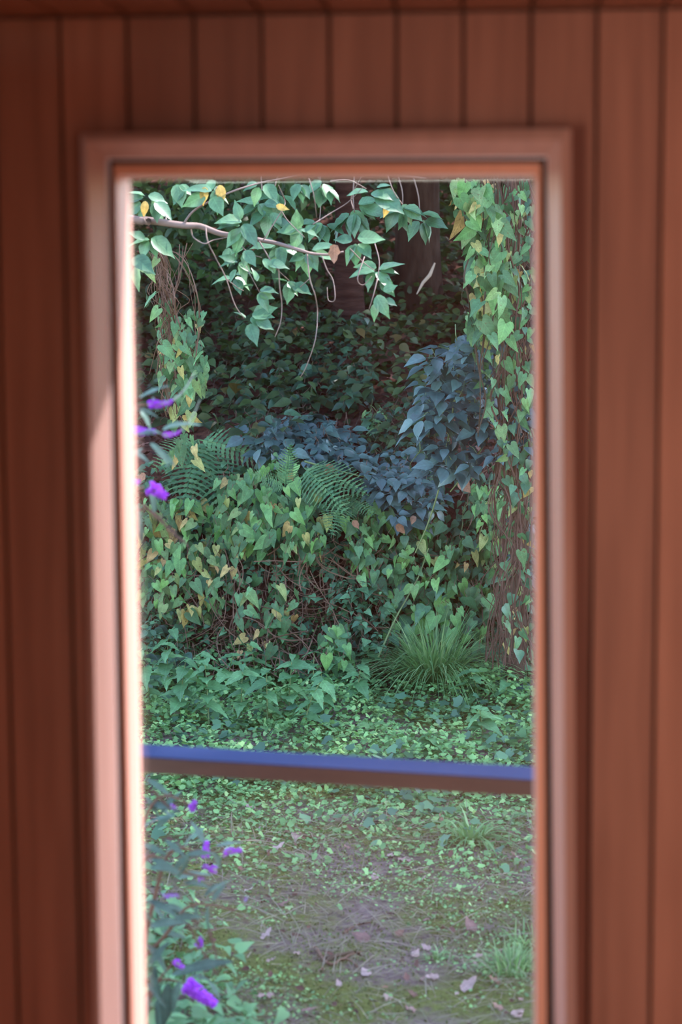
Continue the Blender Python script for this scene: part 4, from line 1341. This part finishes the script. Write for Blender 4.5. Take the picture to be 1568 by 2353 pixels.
trunk_tree('woodland tree with straight ringed trunk in the dark gap', 802, 14.5, 66, (-.7, 15.6, 6.6), 2.6, 5000)
trunk_tree('thick dark woodland trunk right of the ringed trunk', 958, 15.2, 105, (.6, 16.8, 7.2), 2.8, 5000, mat='bark_old', lean=.05)
trunk_tree('woodland tree far back behind the hanging vine', 440, 19.0, 50, (-3.6, 18.6, 6.4), 3.0, 5500, mat='bark_old')
trunk_tree('woodland tree at the back between leafy branches', 640, 20.0, 40, (-2.0, 20.5, 6.8), 2.8, 5000, mat='bark_old')
trunk_tree('woodland tree at the back behind the vine-covered post', 1150, 18.0, 60, (1.6, 19.0, 6.8), 3.0, 5500, mat='bark_old')
# trees out of the picture that keep the garden in shade
trunk_tree('tall shade tree standing beyond the right window edge', 3800, 9.6, 130, (5.4, 8.9, 6.8), 2.5, 7000, mat='bark_old', leaf=(.14, .24))
trunk_tree('slim shade tree beside the porch beyond the right window edge', 4050, 7.4, 110, (4.7, 7.3, 6.7), 1.8, 4500, mat='bark_old', leaf=(.14, .24))
trunk_tree('second shade tree further along the garden edge', 3000, 13.5, 120, (5.0, 13.2, 7.2), 2.9, 6500, mat='bark_old', leaf=(.14, .24))
trunk_tree('third shade tree beyond the bank on the sunny side', 2400, 17.5, 110, (5.2, 17.5, 7.6), 3.2, 6500, mat='bark_old', leaf=(.14, .24))
trunk_tree('shade tree above the bank behind the vine-covered post', 1700, 12.6, 70, (2.4, 12.6, 6.4), 2.0, 4500, mat='bark_old', leaf=(.12, .2))

trunk_tree('leaning woodland tree roofing the slope above the hanging vine', -200, 13.6, 60, (-2.7, 13.4, 5.1), 2.2, 6500, mat='bark_old')
trunk_tree('woodland tree roofing the slope above the bramble', 1500, 14.2, 60, (0.1, 13.5, 5.0), 2.2, 6500, mat='bark_old')
trunk_tree('woodland tree closing the view far behind the ringed trunk', 720, 23.0, 50, (-1.6, 23.0, 5.0), 3.2, 6500, mat='bark_old')
trunk_tree('woodland tree closing the view far behind the thick trunk', 1010, 23.5, 50, (1.6, 23.5, 5.0), 3.2, 6500, mat='bark_old')
trunk_tree('woodland tree closing the view far behind the hanging vine', 300, 23.0, 50, (-5.0, 23.0, 5.0), 3.2, 6500, mat='bark_old')
# broken pale branch in the dark gap
sl = P(985, 640, 14.6)
spl = MB().tube([P(1000, 604, 14.6), P(988, 632, 14.6), P(972, 650, 14.6), P(958, 676, 14.6)], [.006, .014, .012, .004], None, 5).build('broken_branch', M['pale_wood'], None, sl)
spl.location = tuple(sl)
tag(spl, 'pale splintered branch leaning in the dark gap', 'branch')

# background undergrowth: thick dim foliage
def bgfol(name, label, n, xr, yr, zr_, mat, size):
    x = NR.uniform(*xr, n); y = NR.uniform(*yr, n)
    z = terrain(x, y) + NR.uniform(*zr_, n) * (.65 + .5 * sn(x * 1.5, y * 1.5, 8.0))
    return scatter(name, label, 'undergrowth', leaf_rows(OVATE, .2, .25, 0, 1.2), np.stack([x, y, z], 1), rand_dirs(n, .4), upish(n, .45) + np.array([0, -.35, 0]), NR.uniform(*size, n), mat)


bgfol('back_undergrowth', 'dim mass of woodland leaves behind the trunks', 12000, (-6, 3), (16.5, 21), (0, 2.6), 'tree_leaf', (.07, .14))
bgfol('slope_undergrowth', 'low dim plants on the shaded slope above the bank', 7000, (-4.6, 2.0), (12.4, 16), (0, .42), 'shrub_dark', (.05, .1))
n = 5000
x = NR.uniform(-4.2, -1.25, n); y = NR.uniform(13.2, 16.5, n); z = NR.uniform(2.2, 4.6, n)
kk = (sn(x * 2.4, z * 2.4, 15.0) > -.35); x, y, z = x[kk], y[kk], z[kk]; n = len(x)
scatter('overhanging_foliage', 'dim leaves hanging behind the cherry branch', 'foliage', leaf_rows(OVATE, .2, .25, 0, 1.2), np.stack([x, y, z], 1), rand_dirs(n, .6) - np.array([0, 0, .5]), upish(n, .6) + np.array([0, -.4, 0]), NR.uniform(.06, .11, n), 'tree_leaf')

# ------------------------------------------------------------------ fallen leaves and twigs on the ground
FL = [(613, 1963, 40, 'curled brown fallen leaf under the purple flower pair'), (595, 1908, 26, 'pinkish fallen leaf at the edge of the ground cover'),
      (588, 1866, 34, 'long tan fallen leaf in the ground cover below the handrail'), (685, 1922, 44, 'folded red-brown fallen leaf beside the long twig'),
      (562, 2053, 26, 'pale fallen leaf above the seed spikes'), (636, 2086, 32, 'red-brown crumpled fallen leaf on the moss left of centre'),
      (600, 2166, 32, 'two-toned fallen leaf beside a straw stalk'), (684, 2201, 26, 'greyish fallen leaf left of the forked twig'), (738, 2236, 30, 'rosy fallen leaf just below the forked twig'),
      (627, 2292, 50, 'large curled brown fallen leaf low by the corner weeds'), (692, 2330, 36, 'greyish-pink fallen leaf at the bottom edge'), (612, 2217, 24, 'yellow-tan fallen leaf beside the corner weeds'),
      (806, 1955, 20, 'small red fallen leaf below the handrail middle'), (915, 1981, 30, 'reddish fallen leaf beside a pale one in the moss'), (861, 2030, 30, 'short tan fallen leaf lying straight in the dry grass'),
      (962, 2031, 18, 'small tan fallen leaf among dry grass'), (850, 2168, 42, 'pink pear-shaped fallen leaf on bright moss'), (908, 2158, 26, 'bluish-white fallen leaf on bright moss'),
      (985, 2122, 22, 'thin tan fallen leaf in the green moss'), (1020, 2144, 18, 'small pale fallen leaf left of the large pink one'), (1090, 2148, 36, 'large pale pink fallen leaf on the moss'),
      (990, 2190, 28, 'crumpled pinkish fallen leaf above the tiny grass tuft'), (950, 2207, 26, 'faded fallen leaf left of the tiny grass tuft'), (1108, 2201, 28, 'brownish fallen leaf left of the short grass tuft'),
      (1111, 2232, 30, 'pointed rosy fallen leaf touching the short grass tuft'), (967, 2257, 22, 'dark rotten fallen leaf on bare soil'), (1009, 2251, 30, 'tan curled fallen leaf on the bare soil'),
      (1151, 2266, 34, 'golden-tan fallen leaf below the short grass tuft'), (888, 2274, 22, 'small brown fallen leaf in the bare soil'), (848, 2250, 34, 'long pale fallen leaf under the forked twig end'),
      (886, 2306, 40, 'orange-brown fallen leaf near the bottom middle'), (782, 2276, 20, 'small tan fallen leaf on dark soil'), (960, 2298, 24, 'flat rosy fallen leaf near the bottom'),
      (1060, 2284, 40, 'dark red flat fallen leaf on bare soil'), (1202, 2303, 26, 'tan upright fallen leaf by the window edge'), (1160, 2326, 34, 'narrow pale grey fallen leaf near the bottom right'),
      (1178, 2342, 36, 'pale lilac curled fallen leaf in the bottom right'), (950, 2334, 40, 'lilac-grey fallen leaf at the bottom middle'), (1195, 1981, 32, 'lilac pale fallen leaf by the right window edge'),
      (1020, 1899, 26, 'lilac fallen leaf in the thin ground cover'), (912, 1912, 20, 'pinkish fallen leaf at the ground cover edge'), (1052, 2290, 16, 'tiny brown fallen leaf on the soil'),
      (895, 1975, 22, 'brown fallen leaf left of the broad-leaved weed'), (845, 2025, 16, 'small white fallen leaf in the dry grass'), (1190, 1920, 30, 'crumpled pinkish fallen leaf by the right window edge')]
for px, py, sz, lb in FL:
    h = hit(px, py)
    root_s = sz * h[1] / FPX
    o = bpy.data.objects.new('fallen_leaf', R.choice(K['litter']))
    a_ = R.uniform(0, 6.283)
    x_, y_, z_ = basis((math.cos(a_), math.sin(a_), R.uniform(-.05, .3)), np.array([R.gauss(0, .25), R.gauss(-.2, .2), 1.]))
    s = root_s * 1.15
    o.matrix_world = Matrix(((x_[0] * s, y_[0] * s, z_[0] * s, h[0]), (x_[1] * s, y_[1] * s, z_[1] * s, h[1]), (x_[2] * s, y_[2] * s, z_[2] * s, h[2] + .014), (0, 0, 0, 1)))
    COL.objects.link(o)
    tag(o, lb, 'leaf', 'fallen leaves on the garden ground')
for px, py, sz, lb in [(760, 1066, 34, 'pink dead leaf caught in the bramble above the bank fern'), (1056, 1102, 40, 'tan dead leaf caught among the bramble canes'), (331, 1087, 28, 'orange dead leaf beside the window sash among ferns'),
                       (768, 562, 46, 'curled brown dead leaf stuck in the cherry twigs'), (912, 1205, 30, 'orange-brown dead leaf in the green bindweed'), (812, 1195, 26, 'pale dead leaf under the pale fern'),
                       (955, 1186, 22, 'lilac dead leaf in the bindweed beside the bramble cane'), (825, 1540, 34, 'pinkish dead leaf at the bank foot'), (486, 1545, 40, 'pale dead leaf at the bank foot under bare stems')]:
    h = hit(px, py); d = ray(px, py); d /= np.linalg.norm(d)
    p = P(px, py, 7.95) if py < 600 else h - d * (.6 if py < 1500 else .15)
    o = bpy.data.objects.new('dead_leaf', R.choice(K['litter_b']))
    x_, y_, z_ = basis((R.gauss(0, .5), -.2, -1), np.array([R.gauss(0, .4), -1, .3]))
    s = sz * p[1] / FPX
    o.matrix_world = Matrix(((x_[0] * s, y_[0] * s, z_[0] * s, p[0]), (x_[1] * s, y_[1] * s, z_[1] * s, p[1]), (x_[2] * s, y_[2] * s, z_[2] * s, p[2]), (0, 0, 0, 1)))
    COL.objects.link(o)
    tag(o, lb, 'leaf', 'dead leaves caught in the plants')


def twig(label, pts, wpx, fork=None, mat='stem_brown'):
    pp = [hit(x, y) + np.array([0, 0, wpx * .5 * hit(x, y)[1] / FPX + .006]) for x, y in pts]
    w = wpx * pp[0][1] / FPX * .5
    mb = MB().tube(smooth_path(pp, 4), w, w * .45, 6)
    if fork:
        pf = [hit(x, y) + np.array([0, 0, .012]) for x, y in fork]
        mb.tube(smooth_path(pf, 4), w * .7, w * .3, 5)
    o = mb.build('twig', M[mat], None, pp[0], True)
    o.location = tuple(pp[0])
    tag(o, label, 'twig', 'twigs on the ground')


twig('forked brown twig lying on dark soil', [(725, 2185), (745, 2215), (765, 2224), (785, 2212), (805, 2215), (825, 2232)], 9, [(785, 2214), (808, 2200), (830, 2196)])
twig('dark grey stick lying behind the forked twig', [(748, 2214), (775, 2206), (812, 2196)], 13, mat='stem_dark')
twig('reddish twig at the edge of the ground cover', [(655, 1918), (690, 1925), (725, 1930), (752, 1938)], 9)
twig('thin pale twig below the handrail near the right window edge', [(1140, 1838), (1165, 1831), (1190, 1832), (1212, 1840)], 5, mat='twig')
twig('thin red-brown twig on the moss', [(790, 2150), (820, 2132), (858, 2124)], 5)
twig('straight thin pale stalk leaning over moss', [(1095, 2055), (1120, 2030), (1142, 2004)], 3.5, mat='twig')
